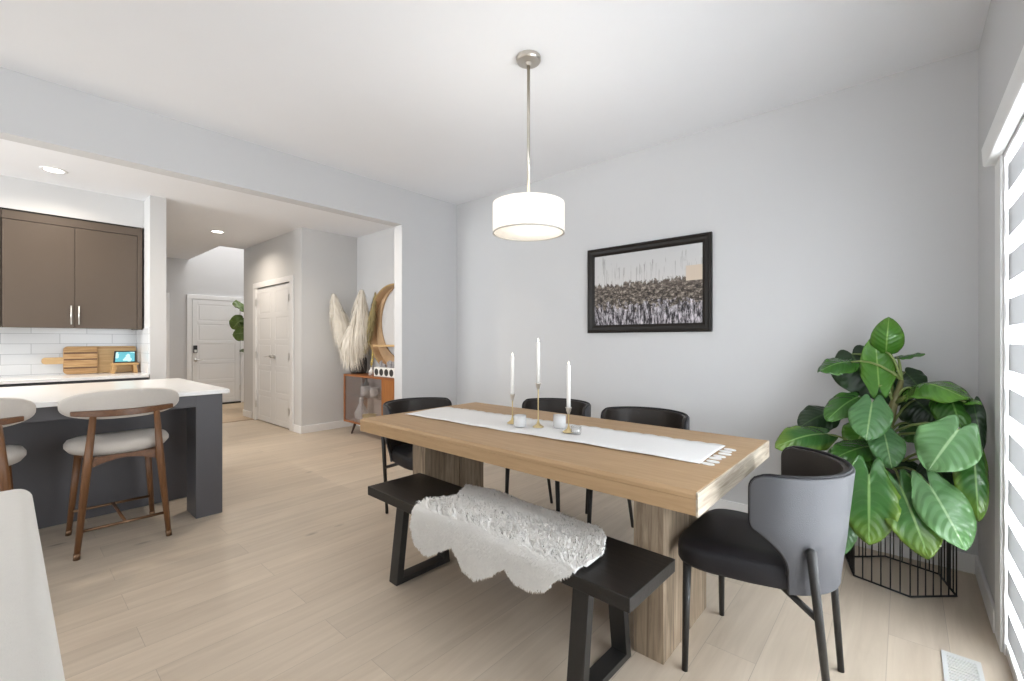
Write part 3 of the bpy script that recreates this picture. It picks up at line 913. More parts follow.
def make_chair(label):
    t = thing('dining_chair', label, 'chair', group='black leather dining chairs')
    # seat cushion: front at +y
    bm = B()
    n = 48
    prof = [(0.90, 0.394), (0.98, 0.398), (1.0, 0.410), (1.0, 0.450), (0.985, 0.466), (0.94, 0.476), (0.5, 0.482)]
    base = [(x * (1 - 0.24 * max(0, 0.14 - y) / 0.30), y if y > 0 else y * 0.66) for x, y in superell(n, 0.248, 0.270, 5.5)]
    rings = []
    for s_, z in prof:
        rings.append([bm.verts.new((x * s_, y * s_ + 0.005, z)) for x, y in base])
    for a, b_ in zip(rings, rings[1:]):
        for k in range(n): bm.faces.new((a[k], a[(k + 1) % n], b_[(k + 1) % n], b_[k]))
    bm.faces.new(rings[0][::-1]); bm.faces.new(rings[-1])
    obj('seat', bm, M['leather'], t, smooth=True, world=False)

    # wrap-around shell
    def surf(phi, z, off):
        k = max(0.0, min(1.0, (z - 0.37) / 0.25))
        k = k * k * (3 - 2 * k)
        a = 0.218 + 0.056 * k - off
        b_ = 0.222 + 0.022 * k + 0.018 * max(0, (z - 0.6) / 0.18) - off
        return Vector((a * math.sin(phi), -b_ * math.cos(phi) + 0.0, z))

    def lim(z):
        # half-angle of the shell at height z
        if z > 0.600:
            base_ = 1.56
            top = (z - 0.735) / 0.045
            if top > 0: base_ -= 0.16 * (1 - math.sqrt(max(0, 1 - min(1, top) ** 2)))
            low = (0.635 - z) / 0.035
            if low > 0: base_ -= 0.08 * (1 - math.sqrt(max(0, 1 - min(1, low) ** 2)))
            return base_
        q = max(0.0, min(1.0, (z - 0.46) / 0.140))
        return 1.10 + (1.48 - 1.10) * q ** 2.2
    nz_, np_ = 34, 40
    zs = [0.388 + (0.782 - 0.388) * (i / nz_) for i in range(nz_ + 1)]

    def shell(off, topdrop=0.0):
        out = []
        for z in zs:
            L_ = lim(z)
            out.append([surf(-L_ + 2 * L_ * j / np_, z, off) for j in range(np_ + 1)])
        return out
    th = 0.034
    for nm, off, o2, m_ in (('backrest', 0.0, 0.014, M['leather_sheen']), ('back_lining', 0.0145, th, M['leather_in'])):
        bm = B()
        P0, P1 = shell(off), shell(o2)
        V0 = [[bm.verts.new(p) for p in r] for r in P0]
        V1 = [[bm.verts.new(p) for p in r] for r in P1]
        for i in range(nz_):
            for j in range(np_):
                bm.faces.new((V0[i][j], V0[i][j + 1], V0[i + 1][j + 1], V0[i + 1][j]))
                bm.faces.new((V1[i][j], V1[i + 1][j], V1[i + 1][j + 1], V1[i][j + 1]))
            bm.faces.new((V0[i][0], V0[i + 1][0], V1[i + 1][0], V1[i][0]))
            bm.faces.new((V0[i][np_], V1[i][np_], V1[i + 1][np_], V0[i + 1][np_]))
        for j in range(np_):
            bm.faces.new((V0[0][j], V1[0][j], V1[0][j + 1], V0[0][j + 1]))
            bm.faces.new((V0[nz_][j], V0[nz_][j + 1], V1[nz_][j + 1], V1[nz_][j]))
        bmesh.ops.recalc_face_normals(bm, faces=bm.faces[:])
        obj(nm, bm, m_, t, smooth=True, world=False, bevel=0.005, label='black leather outer shell of the backrest, window sheen painted grey' if nm == 'backrest' else None)
    # dark piping along the top rim and down the wing fronts
    pts = []
    for z in zs[6:]:
        pts.append(surf(-lim(z), z, 0.012))
    for j in range(1, np_):
        pts.append(surf(-lim(zs[-1]) + 2 * lim(zs[-1]) * j / np_, zs[-1] + 0.003, 0.012))
    for z in reversed(zs[6:]):
        pts.append(surf(lim(z), z, 0.012))
    obj('piping', tube(B(), pts, 0.0055, 8), M['leather'], t, smooth=True, world=False)
    for sx in (-1, 1):
        obj('leg', tube(B(), [(sx * 0.206, 0.222, 0.398), (sx * 0.222, 0.225, 0.0)], [0.0155, 0.0105], 14), M['black_metal'], t, smooth=True, world=False)
        top = surf(sx * 0.86, 0.555, -0.013)
        obj('leg', tube(B(), [top + Vector((0, 0, 0.008)), top, (sx * 0.152, -0.210, 0.0)], [0.007, 0.0145, 0.0105], 14), M['black_metal'], t, smooth=True, world=False)
        f = (0.555 - 0.335) / 0.555
        pl = top.lerp(Vector((sx * 0.152, -0.210, 0.0)), f)
        obj('strut', tube(B(), [pl, (sx * 0.10, -0.03, 0.392)], 0.011, 10), M['black_metal'], t, smooth=True, world=False)
    return t


ch = make_chair('dark leather wrap-back chair at the window end of the table, window sheen painted grey on the shell facing the camera')
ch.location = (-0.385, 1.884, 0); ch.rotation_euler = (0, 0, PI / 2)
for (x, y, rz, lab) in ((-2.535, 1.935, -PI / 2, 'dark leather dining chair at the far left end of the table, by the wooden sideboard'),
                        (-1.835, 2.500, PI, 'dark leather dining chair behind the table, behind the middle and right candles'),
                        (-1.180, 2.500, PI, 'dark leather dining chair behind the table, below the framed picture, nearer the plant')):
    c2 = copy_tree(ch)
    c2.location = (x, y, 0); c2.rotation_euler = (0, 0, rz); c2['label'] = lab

# ------------------------------------------------------------------ bar stools
def make_stool(label):
    t = thing('bar_stool', label, 'stool', group='counter stools at the kitchen island')
    n = 48
    base = superell(n, 0.245, 0.215, 2.5)
    bm = B()
    prof = [(0.80, 0.545), (0.93, 0.552), (1.0, 0.575), (1.0, 0.592), (0.95, 0.612), (0.80, 0.624), (0.4, 0.628)]
    rings = [[bm.verts.new((x * s_, y * s_, z + 0.012 * (x / 0.245) ** 2)) for x, y in base] for s_, z in prof]
    for a, b_ in zip(rings, rings[1:]):
        for k in range(n): bm.faces.new((a[k], a[(k + 1) % n], b_[(k + 1) % n], b_[k]))
    bm.faces.new(rings[0][::-1]); bm.faces.new(rings[-1])
    obj('seat', bm, M['cream'], t, smooth=True, world=False)
    # backrest pad: stadium bent around the sitter
    def bend(x, z, d): # d = thickness direction (positive to rear, -y)
        y = -0.245 + 1.15 * x * x
        return Vector((x, y - d, z))
    bm = B()
    nu = 48
    out = superell(nu, 0.277, 0.084, 2.7)
    layers = [(0.90, -0.026), (0.98, -0.020), (1.0, 0.0), (0.98, 0.014), (0.90, 0.020)]
    rings = [[bm.verts.new(bend(x * s_, 0.850 + z * s_ , d)) for x, z in out] for s_, d in layers]
    for a, b_ in zip(rings, rings[1:]):
        for k in range(nu): bm.faces.new((a[k], a[(k + 1) % nu], b_[(k + 1) % nu], b_[k]))
    for r, sgn in ((rings[0], 1), (rings[-1], -1)):
        # fill with inner rings so the bend is followed
        prev = r
        for s2 in (0.6, 0.3):
            d = layers[0][1] - 0.004 if sgn == 1 else layers[-1][1] + 0.003
            cur = [bm.verts.new(bend(x * s2, 0.850 + z * s2, d)) for x, z in out]
            for k in range(nu): bm.faces.new((prev[k], prev[(k + 1) % nu], cur[(k + 1) % nu], cur[k]))
            prev = cur
        bm.faces.new(prev)
    obj('backrest', bm, M['cream'], t, smooth=True, world=False)
    # wooden rail behind the pad
    bm = B()
    prev = None
    for i in range(25):
        x = -0.232 + 0.464 * i / 24
        hz = 0.019 * (1 - 0.35 * abs(x / 0.232) ** 3)
        zc = 0.803 + 0.008 * (x / 0.232) ** 2
        cur = [bm.verts.new(bend(x, zc - hz, 0.017)), bm.verts.new(bend(x, zc - hz, 0.046)), bm.verts.new(bend(x, zc + hz, 0.044)), bm.verts.new(bend(x, zc + hz, 0.017))]
        if prev:
            for k in range(4): bm.faces.new((prev[k], prev[(k + 1) % 4], cur[(k + 1) % 4], cur[k]))
        else: bm.faces.new(cur)
        prev = cur
    bm.faces.new(prev[::-1])
    obj('back_rail', bm, M['walnut_h'], t, world=False, bevel=0.004)
    for sx in (-1, 1):
        l1 = obj('leg', tube(B(), [(sx * 0.142, -0.262, 0.793), (sx * 0.165, -0.232, 0.50), (sx * 0.208, -0.236, 0.0)], [0.015, 0.0205, 0.0135], 14), M['walnut'], t, smooth=True, world=False)
        l2 = obj('leg', tube(B(), [(sx * 0.165, 0.165, 0.56), (sx * 0.208, 0.240, 0.0)], [0.0205, 0.0135], 14), M['walnut'], t, smooth=True, world=False)
        for l_, yy in ((l1, -0.232), (l2, 0.230)):
            obj('foot_cap', tube(B(), [(sx * 0.205, yy + (0.0045 if yy > 0 else -0.003), 0.035), (sx * 0.208, yy + (0.010 if yy > 0 else -0.004), 0.0)], [0.0158, 0.0152], 14), M['bronze'], l_, smooth=True, world=False)
    # arched aprons front and rear, side rails
    for yy in (-0.215, 0.165):
        bm = B()
        poly = [(-0.165, 0.553), (0.165, 0.553), (0.172, 0.485)]
        for i in range(1, 12):
            u = i / 12
            poly.append((0.160 - 0.32 * u, 0.490 + 0.040 * math.sin(PI * u)))
        poly.append((-0.172, 0.485))
        prism(bm, poly, 1, yy - 0.011, yy + 0.011)
        obj('apron', bm, M['walnut_h'], t, world=False, bevel=0.002)
    for sx in (-1, 1):
        obj('side_rail', abox(sx * 0.150 - 0.011, sx * 0.150 + 0.011, -0.215, 0.165, 0.515, 0.553), M['walnut'], t, world=False, bevel=0.002)
    for yy in (-0.232, 0.213):
        obj('stretcher', tube(B(), [(-0.188, yy, 0.150), (0.188, yy, 0.150)], 0.0085, 10), M['bronze'], t, smooth=True, world=False)
    obj('stretcher', tube(B(), [(0, -0.232, 0.150), (0, 0.213, 0.150)], 0.0085, 10), M['walnut'], t, smooth=True, world=False)
    return t


s1 = make_stool('cream stool with walnut legs, fully in view before the kitchen island')
s1.location = (-3.69, 0.470, 0); s1.rotation_euler = (0, 0, PI / 2)
s2 = copy_tree(s1)
s2.location = (-3.69, -0.165, 0)
s2['label'] = 'cream and walnut counter stool cut off by the left edge, above the white sofa'

# ------------------------------------------------------------------ kitchen island
t = thing('kitchen_island', 'charcoal kitchen island with an open overhang and end leg', 'island', (-4.4, -0.2, 0))
bm = B(); box(bm, -4.90, -4.20, -1.55, 1.02, 0, 0.846)
obj('body', bm, M['island'], t, bevel=0.002)
obj('leg_panel', abox(-3.87, -3.635, 0.862, 1.02, 0, 0.846), M['island'], t, bevel=0.002)
obj('apron', abox(-4.20, -3.635, -1.55, 0.862, 0.765, 0.846), M['island'], t, bevel=0.002)
bm = B(); box(bm, -4.20, -3.87, 0.98, 1.02, 0.765, 0.846)
obj('side_filler', bm, M['island'], t)
set_props(obj('island_countertop', abox(-5.0, -3.610, -1.58, 1.058, 0.846, 0.875), M['quartz'], None, bevel=0.003, origin=(-4.3, -0.2, 0.846)),
          'white quartz worktop on the charcoal island, nearest the bar stools', 'countertop')

# base cabinets and counter along the kitchen wall
t = thing('base_cabinet', 'dark base cabinets below the white counter along the tiled wall', 'cabinet', (-6.1, 0.0, 0))
obj('carcass', abox(-6.385, -5.81, -1.6, 0.972, 0.0, 0.845), M['island'], t)
for k in range(4):
    a = -1.625 + k * 0.65
    dd = obj('door', abox(-5.81, -5.79, a + 0.003, a + 0.644, 0.10, 0.835), M['island'], t, bevel=0.002)
    obj('handle', tube(B(), [(-5.775, a + 0.1, 0.78), (-5.775, a + 0.25, 0.78)], 0.005, 8), M['steel'], dd)
set_props(obj('counter_slab', abox(-6.388, -5.76, -1.6, 0.965, 0.846, 0.876), M['quartz'], None, bevel=0.003, origin=(-6.1, 0.0, 0.846)),
          'white counter slab under the tiled backsplash holding the chopping boards', 'countertop')

# upper cabinets
for k, (a0, a1, lab) in enumerate(((-0.02, 0.915, 'taupe two-door wall cabinet beside the white wing wall'),
                                   (-0.985, -0.025, 'taupe wall cabinet cut off at the left edge of the photo'))):
    t = thing('wall_cabinet', lab, 'cabinet', (-6.2, (a0 + a1) / 2, 1.34), group='taupe wall cabinets')
    obj('carcass', abox(-6.385, -6.06, a0, a1 + (0.04 if k == 0 else 0), 1.345, 2.315), M['cab'], t)
    obj('filler_strip', abox(-6.385, -6.045, a0, a1 + (0.04 if k == 0 else 0), 2.318, 2.392), M['cab'], t)
    obj('gap_shadow_strip', abox(-6.385, -6.07, a0, a1 + (0.04 if k == 0 else 0), 2.392, 2.412), M['gap_sill_dark'], t)  # dark strip painted in for the shadow above the cabinets
    mid = (a0 + a1) / 2
    for q, (d0, d1_) in enumerate(((a0 + 0.002, mid - 0.0015), (mid + 0.0015, a1 - 0.002))):
        dd = obj('door', abox(-6.06, -6.04, d0, d1_, 1.340, 2.312), M['cab'], t, bevel=0.0015)
        hy = mid - 0.027 if q == 0 else mid + 0.027
        bm = B(); tube(bm, [(-6.012, hy, 1.375), (-6.012, hy, 1.555)], 0.006, 10)
        for z in (1.40, 1.53): tube(bm, [(-6.04, hy, z), (-6.012, hy, z)], 0.004, 8)
        obj('handle', bm, M['steel'], dd, smooth=True)
    if k == 0:
        obj('end_panel', abox(-6.385, -6.042, 0.917, 0.957, 1.335, 2.40), M['cab'], t)

# cutting boards
def rounded(y0, y1, z0, z1, r, n=6):
    out = []
    for (cy, cz, a0) in ((y1 - r, z1 - r, 0), (y0 + r, z1 - r, 90), (y0 + r, z0 + r, 180), (y1 - r, z0 + r, 270)):
        for k in range(n + 1):
            a = math.radians(a0 + 90 * k / n)
            out.append((cy + r * math.cos(a), cz + r * math.sin(a)))
    return out


t = thing('chopping_board', 'plain pale plank chopping board behind the striped paddle board', 'chopping board', (-6.36, 0.78, 0.877), group='chopping boards')
obj('board', prism(B(), rounded(0.52, 0.955, 0.879, 1.160, 0.02), 0, -6.372, -6.352), M['board_b'], t, bevel=0.003)
obj('edge_band', prism(B(), rounded(0.53, 0.945, 1.135, 1.152, 0.006), 0, -6.3525, -6.350), M['board_a'], t)
t = thing('paddle_board', 'striped wooden paddle chopping board with its handle pointing left', 'chopping board', (-6.33, 0.45, 0.877), group='chopping boards')
body = rounded(0.385, 0.640, 0.879, 1.160, 0.035)
obj('board', prism(B(), body, 0, -6.345, -6.325), M['board_a'], t, bevel=0.003)
obj('handle', prism(B(), rounded(0.235, 0.40, 0.985, 1.052, 0.028), 0, -6.3445, -6.3255), M['board_b'], t, bevel=0.003)
for zc in (0.935, 1.02, 1.085):
    obj('inlay_strip', abox(-6.3255, -6.3235, 0.39, 0.636, zc, zc + 0.014), M['walnut_h'], t)
# stand with tablet
t = thing('tablet_stand', 'small bamboo riser on the counter holding the tablet', 'stand', (-6.2, 0.83, 0.877))
obj('shelf', abox(-6.29, -6.15, 0.735, 0.945, 0.962, 0.985), M['bamboo'], t, bevel=0.003)
for yy, tilt in ((0.755, -0.012), (0.915, 0.012)):
    bm = B()
    prism(bm, [(yy - 0.014 + tilt, 0.877), (yy + 0.014 + tilt, 0.877), (yy + 0.014, 0.962), (yy - 0.014, 0.962)], 0, -6.285, -6.155)
    obj('leg', bm, M['bamboo'], t, bevel=0.002)
t = thing('tablet', 'small black tablet with a cyan screen standing on the bamboo riser', 'tablet', (-6.2, 0.84, 0.985))
bm = B()
v = [(-6.165, 0.742, 0.9865), (-6.165, 0.925, 0.9865), (-6.195, 0.930, 1.110), (-6.195, 0.755, 1.110)]
bk = [(x - 0.012, y, z) for x, y, z in v]
A_ = [bm.verts.new(p) for p in v]; Bk = [bm.verts.new(p) for p in bk]
bm.faces.new(A_); bm.faces.new(Bk[::-1])
for k in range(4): bm.faces.new((A_[k], A_[(k + 1) % 4], Bk[(k + 1) % 4], Bk[k]))
obj('case', bm, M['plastic_black'], t, bevel=0.003)


def screen_mat():
    m = bpy.data.materials.new('tablet_screen'); m.use_nodes = True
    nt = m.node_tree; N, L = nt.nodes.new, nt.links.new
    b = nt.nodes['Principled BSDF']
    tc = N('ShaderNodeTexCoord'); vo = N('ShaderNodeTexVoronoi'); vo.inputs['Scale'].default_value = 18; vo.distance = 'CHEBYCHEV'
    L(tc.outputs['Object'], vo.inputs['Vector'])
    cr = N('ShaderNodeValToRGB'); cr.color_ramp.elements[0].color = (0.10, 0.36, 0.42, 1); cr.color_ramp.elements[1].color = (0.42, 0.70, 0.72, 1)
    cr.color_ramp.interpolation = 'CONSTANT'; cr.color_ramp.elements[1].position = 0.5
    sp = N('ShaderNodeSeparateColor'); L(vo.outputs['Color'], sp.inputs['Color']); L(sp.outputs['Red'], cr.inputs['Fac'])
    L(cr.outputs['Color'], b.inputs['Base Color']); L(cr.outputs['Color'], b.inputs['Emission Color']); b.inputs['Emission Strength'].default_value = 0.55
    b.inputs['Roughness'].default_value = 0.2
    return m


bm = B()
v = [(-6.1665, 0.756, 0.998), (-6.1665, 0.913, 0.998), (-6.190, 0.917, 1.099), (-6.190, 0.767, 1.099)]
bm.faces.new([bm.verts.new((x + 0.0025, y, z)) for x, y, z in v])
obj('screen', bm, screen_mat(), t)

# ------------------------------------------------------------------ framed picture
def print_mat():
    m = bpy.data.materials.new('marsh_print'); m.use_nodes = True
    nt = m.node_tree; N, L = nt.nodes.new, nt.links.new
    b = nt.nodes['Principled BSDF']; b.inputs['Roughness'].default_value = 0.55; b.inputs['Specular IOR Level'].default_value = 0.3
    uv = N('ShaderNodeUVMap')
    sp = N('ShaderNodeSeparateXYZ'); L(uv.outputs['UV'], sp.inputs['Vector'])

    def math_(op, a, b_=None, clamp=False):
        n = N('ShaderNodeMath'); n.operation = op; n.use_clamp = clamp
        for i, q in enumerate((a, b_)):
            if q is None: continue
            if isinstance(q, (int, float)): n.inputs[i].default_value = q
            else: L(q, n.inputs[i])
        return n.outputs['Value']

    def noise(sx, sy, scale, det=6, rough=0.6):
        mp = N('ShaderNodeMapping'); mp.inputs['Scale'].default_value = (sx, sy, 1)
        L(uv.outputs['UV'], mp.inputs['Vector'])
        n = N('ShaderNodeTexNoise'); n.inputs['Scale'].default_value = scale; n.inputs['Detail'].default_value = det; n.inputs['Roughness'].default_value = rough
        L(mp.outputs['Vector'], n.inputs['Vector'])
        return n.outputs['Fac']

    def mix(fac, a, b_):
        n = N('ShaderNodeMix'); n.data_type = 'RGBA'
        L(fac, n.inputs[0])
        for i, q in ((6, a), (7, b_)):
            if isinstance(q, tuple): n.inputs[i].default_value = (*q, 1)
            else: L(q, n.inputs[i])
        return n.outputs[2]
    u, v = sp.outputs['X'], sp.outputs['Y']
    # sky
    sky = mix(v, (0.68, 0.645, 0.62), (0.56, 0.56, 0.56))
    # reeds region below the ragged treeline
    rag = math_('ADD', math_('MULTIPLY', math_('SUBTRACT', noise(26, 6, 1.0, 7, 0.75), 0.5), 0.40), 0.58)
    nz1 = noise(9, 8, 2.6, 9, 0.80)
    cr = N('ShaderNodeValToRGB'); e = cr.color_ramp.elements
    e[0].position = 0.40; e[0].color = (0.012, 0.009, 0.008, 1); e[1].position = 0.64; e[1].color = (0.52, 0.45, 0.38, 1)
    q = e.new(0.5); q.color = (0.085, 0.068, 0.055, 1)
    L(nz1, cr.inputs['Fac'])
    low = N('ShaderNodeValToRGB'); e = low.color_ramp.elements
    e[0].position = 0.46; e[0].color = (0.02, 0.016, 0.02, 1); e[1].position = 0.62; e[1].color = (0.75, 0.70, 0.74, 1)
    L(noise(30, 5, 1.3, 7, 0.78), low.inputs['Fac'])
    edge_l = math_('ADD', math_('MULTIPLY', math_('SUBTRACT', noise(14, 9, 1.6, 6, 0.7), 0.5), 0.75), 0.27)
    isl = math_('LESS_THAN', v, edge_l)
    ground = mix(isl, cr.outputs['Color'], low.outputs['Color'])
    haze = math_('MULTIPLY', math_('SUBTRACT', v, 0.45, True), 2.2, True)
    ground = mix(haze, ground, (0.22, 0.18, 0.155))
    isg = math_('LESS_THAN', v, rag)
    base = mix(isg, sky, ground)
    # thin tall stalks
    st1 = noise(95, 1.6, 1.0, 4, 0.6)
    hh = math_('ADD', math_('MULTIPLY', noise(16, 0.01, 1.0, 2), 1.3), 0.16)
    stalk = math_('MULTIPLY', math_('GREATER_THAN', st1, 0.575), math_('LESS_THAN', v, hh))
    stalk = math_('MULTIPLY', stalk, math_('GREATER_THAN', v, 0.5))
    base = mix(math_('MULTIPLY', stalk, 0.55), base, (0.10, 0.085, 0.075))
    # pale barn block at the right
    bl = math_('MULTIPLY', math_('GREATER_THAN', u, 0.865), math_('MULTIPLY', math_('GREATER_THAN', v, 0.54), math_('LESS_THAN', v, 0.73)))
    base = mix(bl, base, (0.62, 0.52, 0.42))
    L(base, b.inputs['Base Color'])
    return m


px0, px1, pz0, pz1 = -2.057, -1.032, 1.284, 1.997
t = thing('framed_picture', 'dark framed photograph of a reedy marsh hanging on the grey wall', 'picture', ((px0 + px1) / 2, YB, pz0))
prof = [(0.0, 0.0), (0.0, 0.024), (0.006, 0.030), (0.016, 0.032), (0.024, 0.026), (0.046, 0.024), (0.058, 0.018), (0.066, 0.012), (0.066, 0.0)]  # (inset, height off wall)
bm = B()
loops = []
for ins, hgt in prof:
    y = YB - hgt
    loops.append([bm.verts.new(p) for p in ((px0 + ins, y, pz0 + ins), (px1 - ins, y, pz0 + ins), (px1 - ins, y, pz1 - ins), (px0 + ins, y, pz1 - ins))])
for a, b_ in zip(loops, loops[1:]):
    for k in range(4): bm.faces.new((a[k], a[(k + 1) % 4], b_[(k + 1) % 4], b_[k]))
obj('frame', bm, M['frame'], t)
bm = B()
uvl = bm.loops.layers.uv.new('UVMap')
f = bm.faces.new([bm.verts.new(p) for p in ((px0 + 0.064, YB - 0.012, pz0 + 0.064), (px1 - 0.064, YB - 0.012, pz0 + 0.064), (px1 - 0.064, YB - 0.012, pz1 - 0.064), (px0 + 0.064, YB - 0.012, pz1 - 0.064))])
for l, c_ in zip(f.loops, ((0, 0), (1, 0), (1, 1), (0, 1))): l[uvl].uv = c_
obj('print', bm, print_mat(), t, smooth='keep')

# ------------------------------------------------------------------ wire plant stand and philodendron
pcx, pcy, pr = -0.030, 3.055, 0.226
t = thing('plant_stand', 'black hexagonal wire plant stand in the corner by the window', 'plant stand', (pcx, pcy, 0))
hexa = [(pcx + pr * math.cos(math.radians(-17 + 60 * k)), pcy + pr * math.sin(math.radians(-17 + 60 * k))) for k in range(6)]
for z in (0.005, 0.40):
    bm = B()
    for k in range(6):
        a, b_ = hexa[k], hexa[(k + 1) % 6]
        tube(bm, [(*a, z), (*b_, z)], 0.0048, 8)
    obj('hoop', bm, M['black_wire'], t, smooth=True)
for k in range(6):
    a, b_ = hexa[k], hexa[(k + 1) % 6]
    for q in range(6):
        u = q / 6
        x, y = a[0] + (b_[0] - a[0]) * u, a[1] + (b_[1] - a[1]) * u
        obj('wire', tube(B(), [(x, y, 0.003), (x, y, 0.402)], 0.0032, 6), M['black_wire'], t, smooth=True)
bm = B()
for k in range(3):
    tube(bm, [(*hexa[k], 0.40), (*hexa[k + 3], 0.40)], 0.004, 8)
obj('cross_bar', bm, M['black_wire'], t, smooth=True)

G = {
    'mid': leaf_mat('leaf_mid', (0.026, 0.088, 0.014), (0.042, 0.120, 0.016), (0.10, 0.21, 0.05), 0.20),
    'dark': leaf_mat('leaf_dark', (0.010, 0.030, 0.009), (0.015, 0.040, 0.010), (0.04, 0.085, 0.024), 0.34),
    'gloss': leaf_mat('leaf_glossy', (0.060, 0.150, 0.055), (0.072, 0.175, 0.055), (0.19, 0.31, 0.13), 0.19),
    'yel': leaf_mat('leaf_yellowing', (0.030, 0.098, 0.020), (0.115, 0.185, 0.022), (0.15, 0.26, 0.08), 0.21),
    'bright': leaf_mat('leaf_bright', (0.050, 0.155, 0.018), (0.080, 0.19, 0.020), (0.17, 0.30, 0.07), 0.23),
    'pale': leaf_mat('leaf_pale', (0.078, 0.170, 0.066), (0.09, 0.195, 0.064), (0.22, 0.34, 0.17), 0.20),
}


def leaf_mesh(Bp, Tp, Wd, nrm, lobe=0.16, fold=0.12, arch=0.10, twist=0.0, blunt=1.0, tipcurl=0.0):
    """one heart-shaped blade from base point to tip; returns bmesh"""
    Bp, Tp = Vector(Bp), Vector(Tp)
    ax = Tp - Bp
    Ln = ax.length
    ax.normalize()
    nrm = Vector(nrm)
    nrm = (nrm - ax * nrm.dot(ax)).normalized()
    sd = ax.cross(nrm).normalized()
    bm = B()
    uvl = bm.loops.layers.uv.new('UVMap')
    NT, NU = 22, 14
    V, UV = [], []
    for i in range(NT + 1):
        tt = i / NT
        if tt < 0.30: w = 0.66 + 0.34 * math.sin(tt / 0.30 * PI / 2)
        else: w = max(0.0, math.cos(((tt - 0.30) / 0.70) ** (1.15 * blunt) * PI / 2)) ** (0.72)
        row, ruv = [], []
        for j in range(NU + 1):
            u = -1 + 2 * j / NU
            al = tt + (1 - tt) ** 2.2 * (-lobe) * math.sin(PI * min(1, abs(u)) ** 0.85)
            rim = 0.045 * math.sin(9 * tt + 3 * u + Ln * 40) * abs(u) ** 2 + 0.026 * math.sin(21 * tt + 1.3 + Wd * 60) * u * u + 0.05 * math.sin(4 * tt + Wd * 90) * u
            an = twist * (tt - 0.3)
            x = u * w * Wd * 0.5 * (1 - 0.06 * abs(u))
            hgt = -fold * Wd * (abs(u) ** 1.5) * w + arch * Ln * math.sin(PI * min(1, max(0, al)) ** 0.9) - tipcurl * Ln * max(0, al - 0.6) ** 2 + rim * Wd
            # quilting between veins
            p = Bp + ax * (al * Ln) + sd * (x * math.cos(an)) + nrm * (hgt + x * math.sin(an))
            row.append(bm.verts.new(p)); ruv.append((0.5 + 0.5 * u, tt))
        V.append(row); UV.append(ruv)
    for i in range(NT):
        for j in range(NU):
            f = bm.faces.new((V[i][j], V[i][j + 1], V[i + 1][j + 1], V[i + 1][j]))
            for l, (a, b_) in zip(f.loops, ((i, j), (i, j + 1), (i + 1, j + 1), (i + 1, j))): l[uvl].uv = UV[a][b_]
    bmesh.ops.remove_doubles(bm, verts=bm.verts[:], dist=1e-6)
    return bm


t = thing('philodendron', 'big leafy green philodendron in the corner, seated in the wire stand', 'potted plant', (pcx, pcy, 0.404))
obj('pot', lathe(B(), [(0, 0), (0.085, 0), (0.115, 0.16), (0.12, 0.17), (0.112, 0.17), (0.108, 0.15), (0, 0.15)], (pcx, pcy, 0.405), 32), M['pot_dark'], t, smooth=True)
obj('soil', lathe(B(), [(0, 0.555), (0.108, 0.553)], (pcx, pcy, 0), 24), M['soil'], t)
crown = [Vector((pcx - 0.02, pcy - 0.02, 0.54)), Vector((pcx - 0.04, pcy - 0.05, 0.72)), Vector((pcx - 0.01, pcy - 0.08, 0.90)), Vector((pcx + 0.02, pcy - 0.06, 1.02))]
obj('stem', tube(B(), crown, [0.020, 0.022, 0.018, 0.010], 10), M['stem'], t, smooth=True)
CAMV = Vector((0, 0, H))
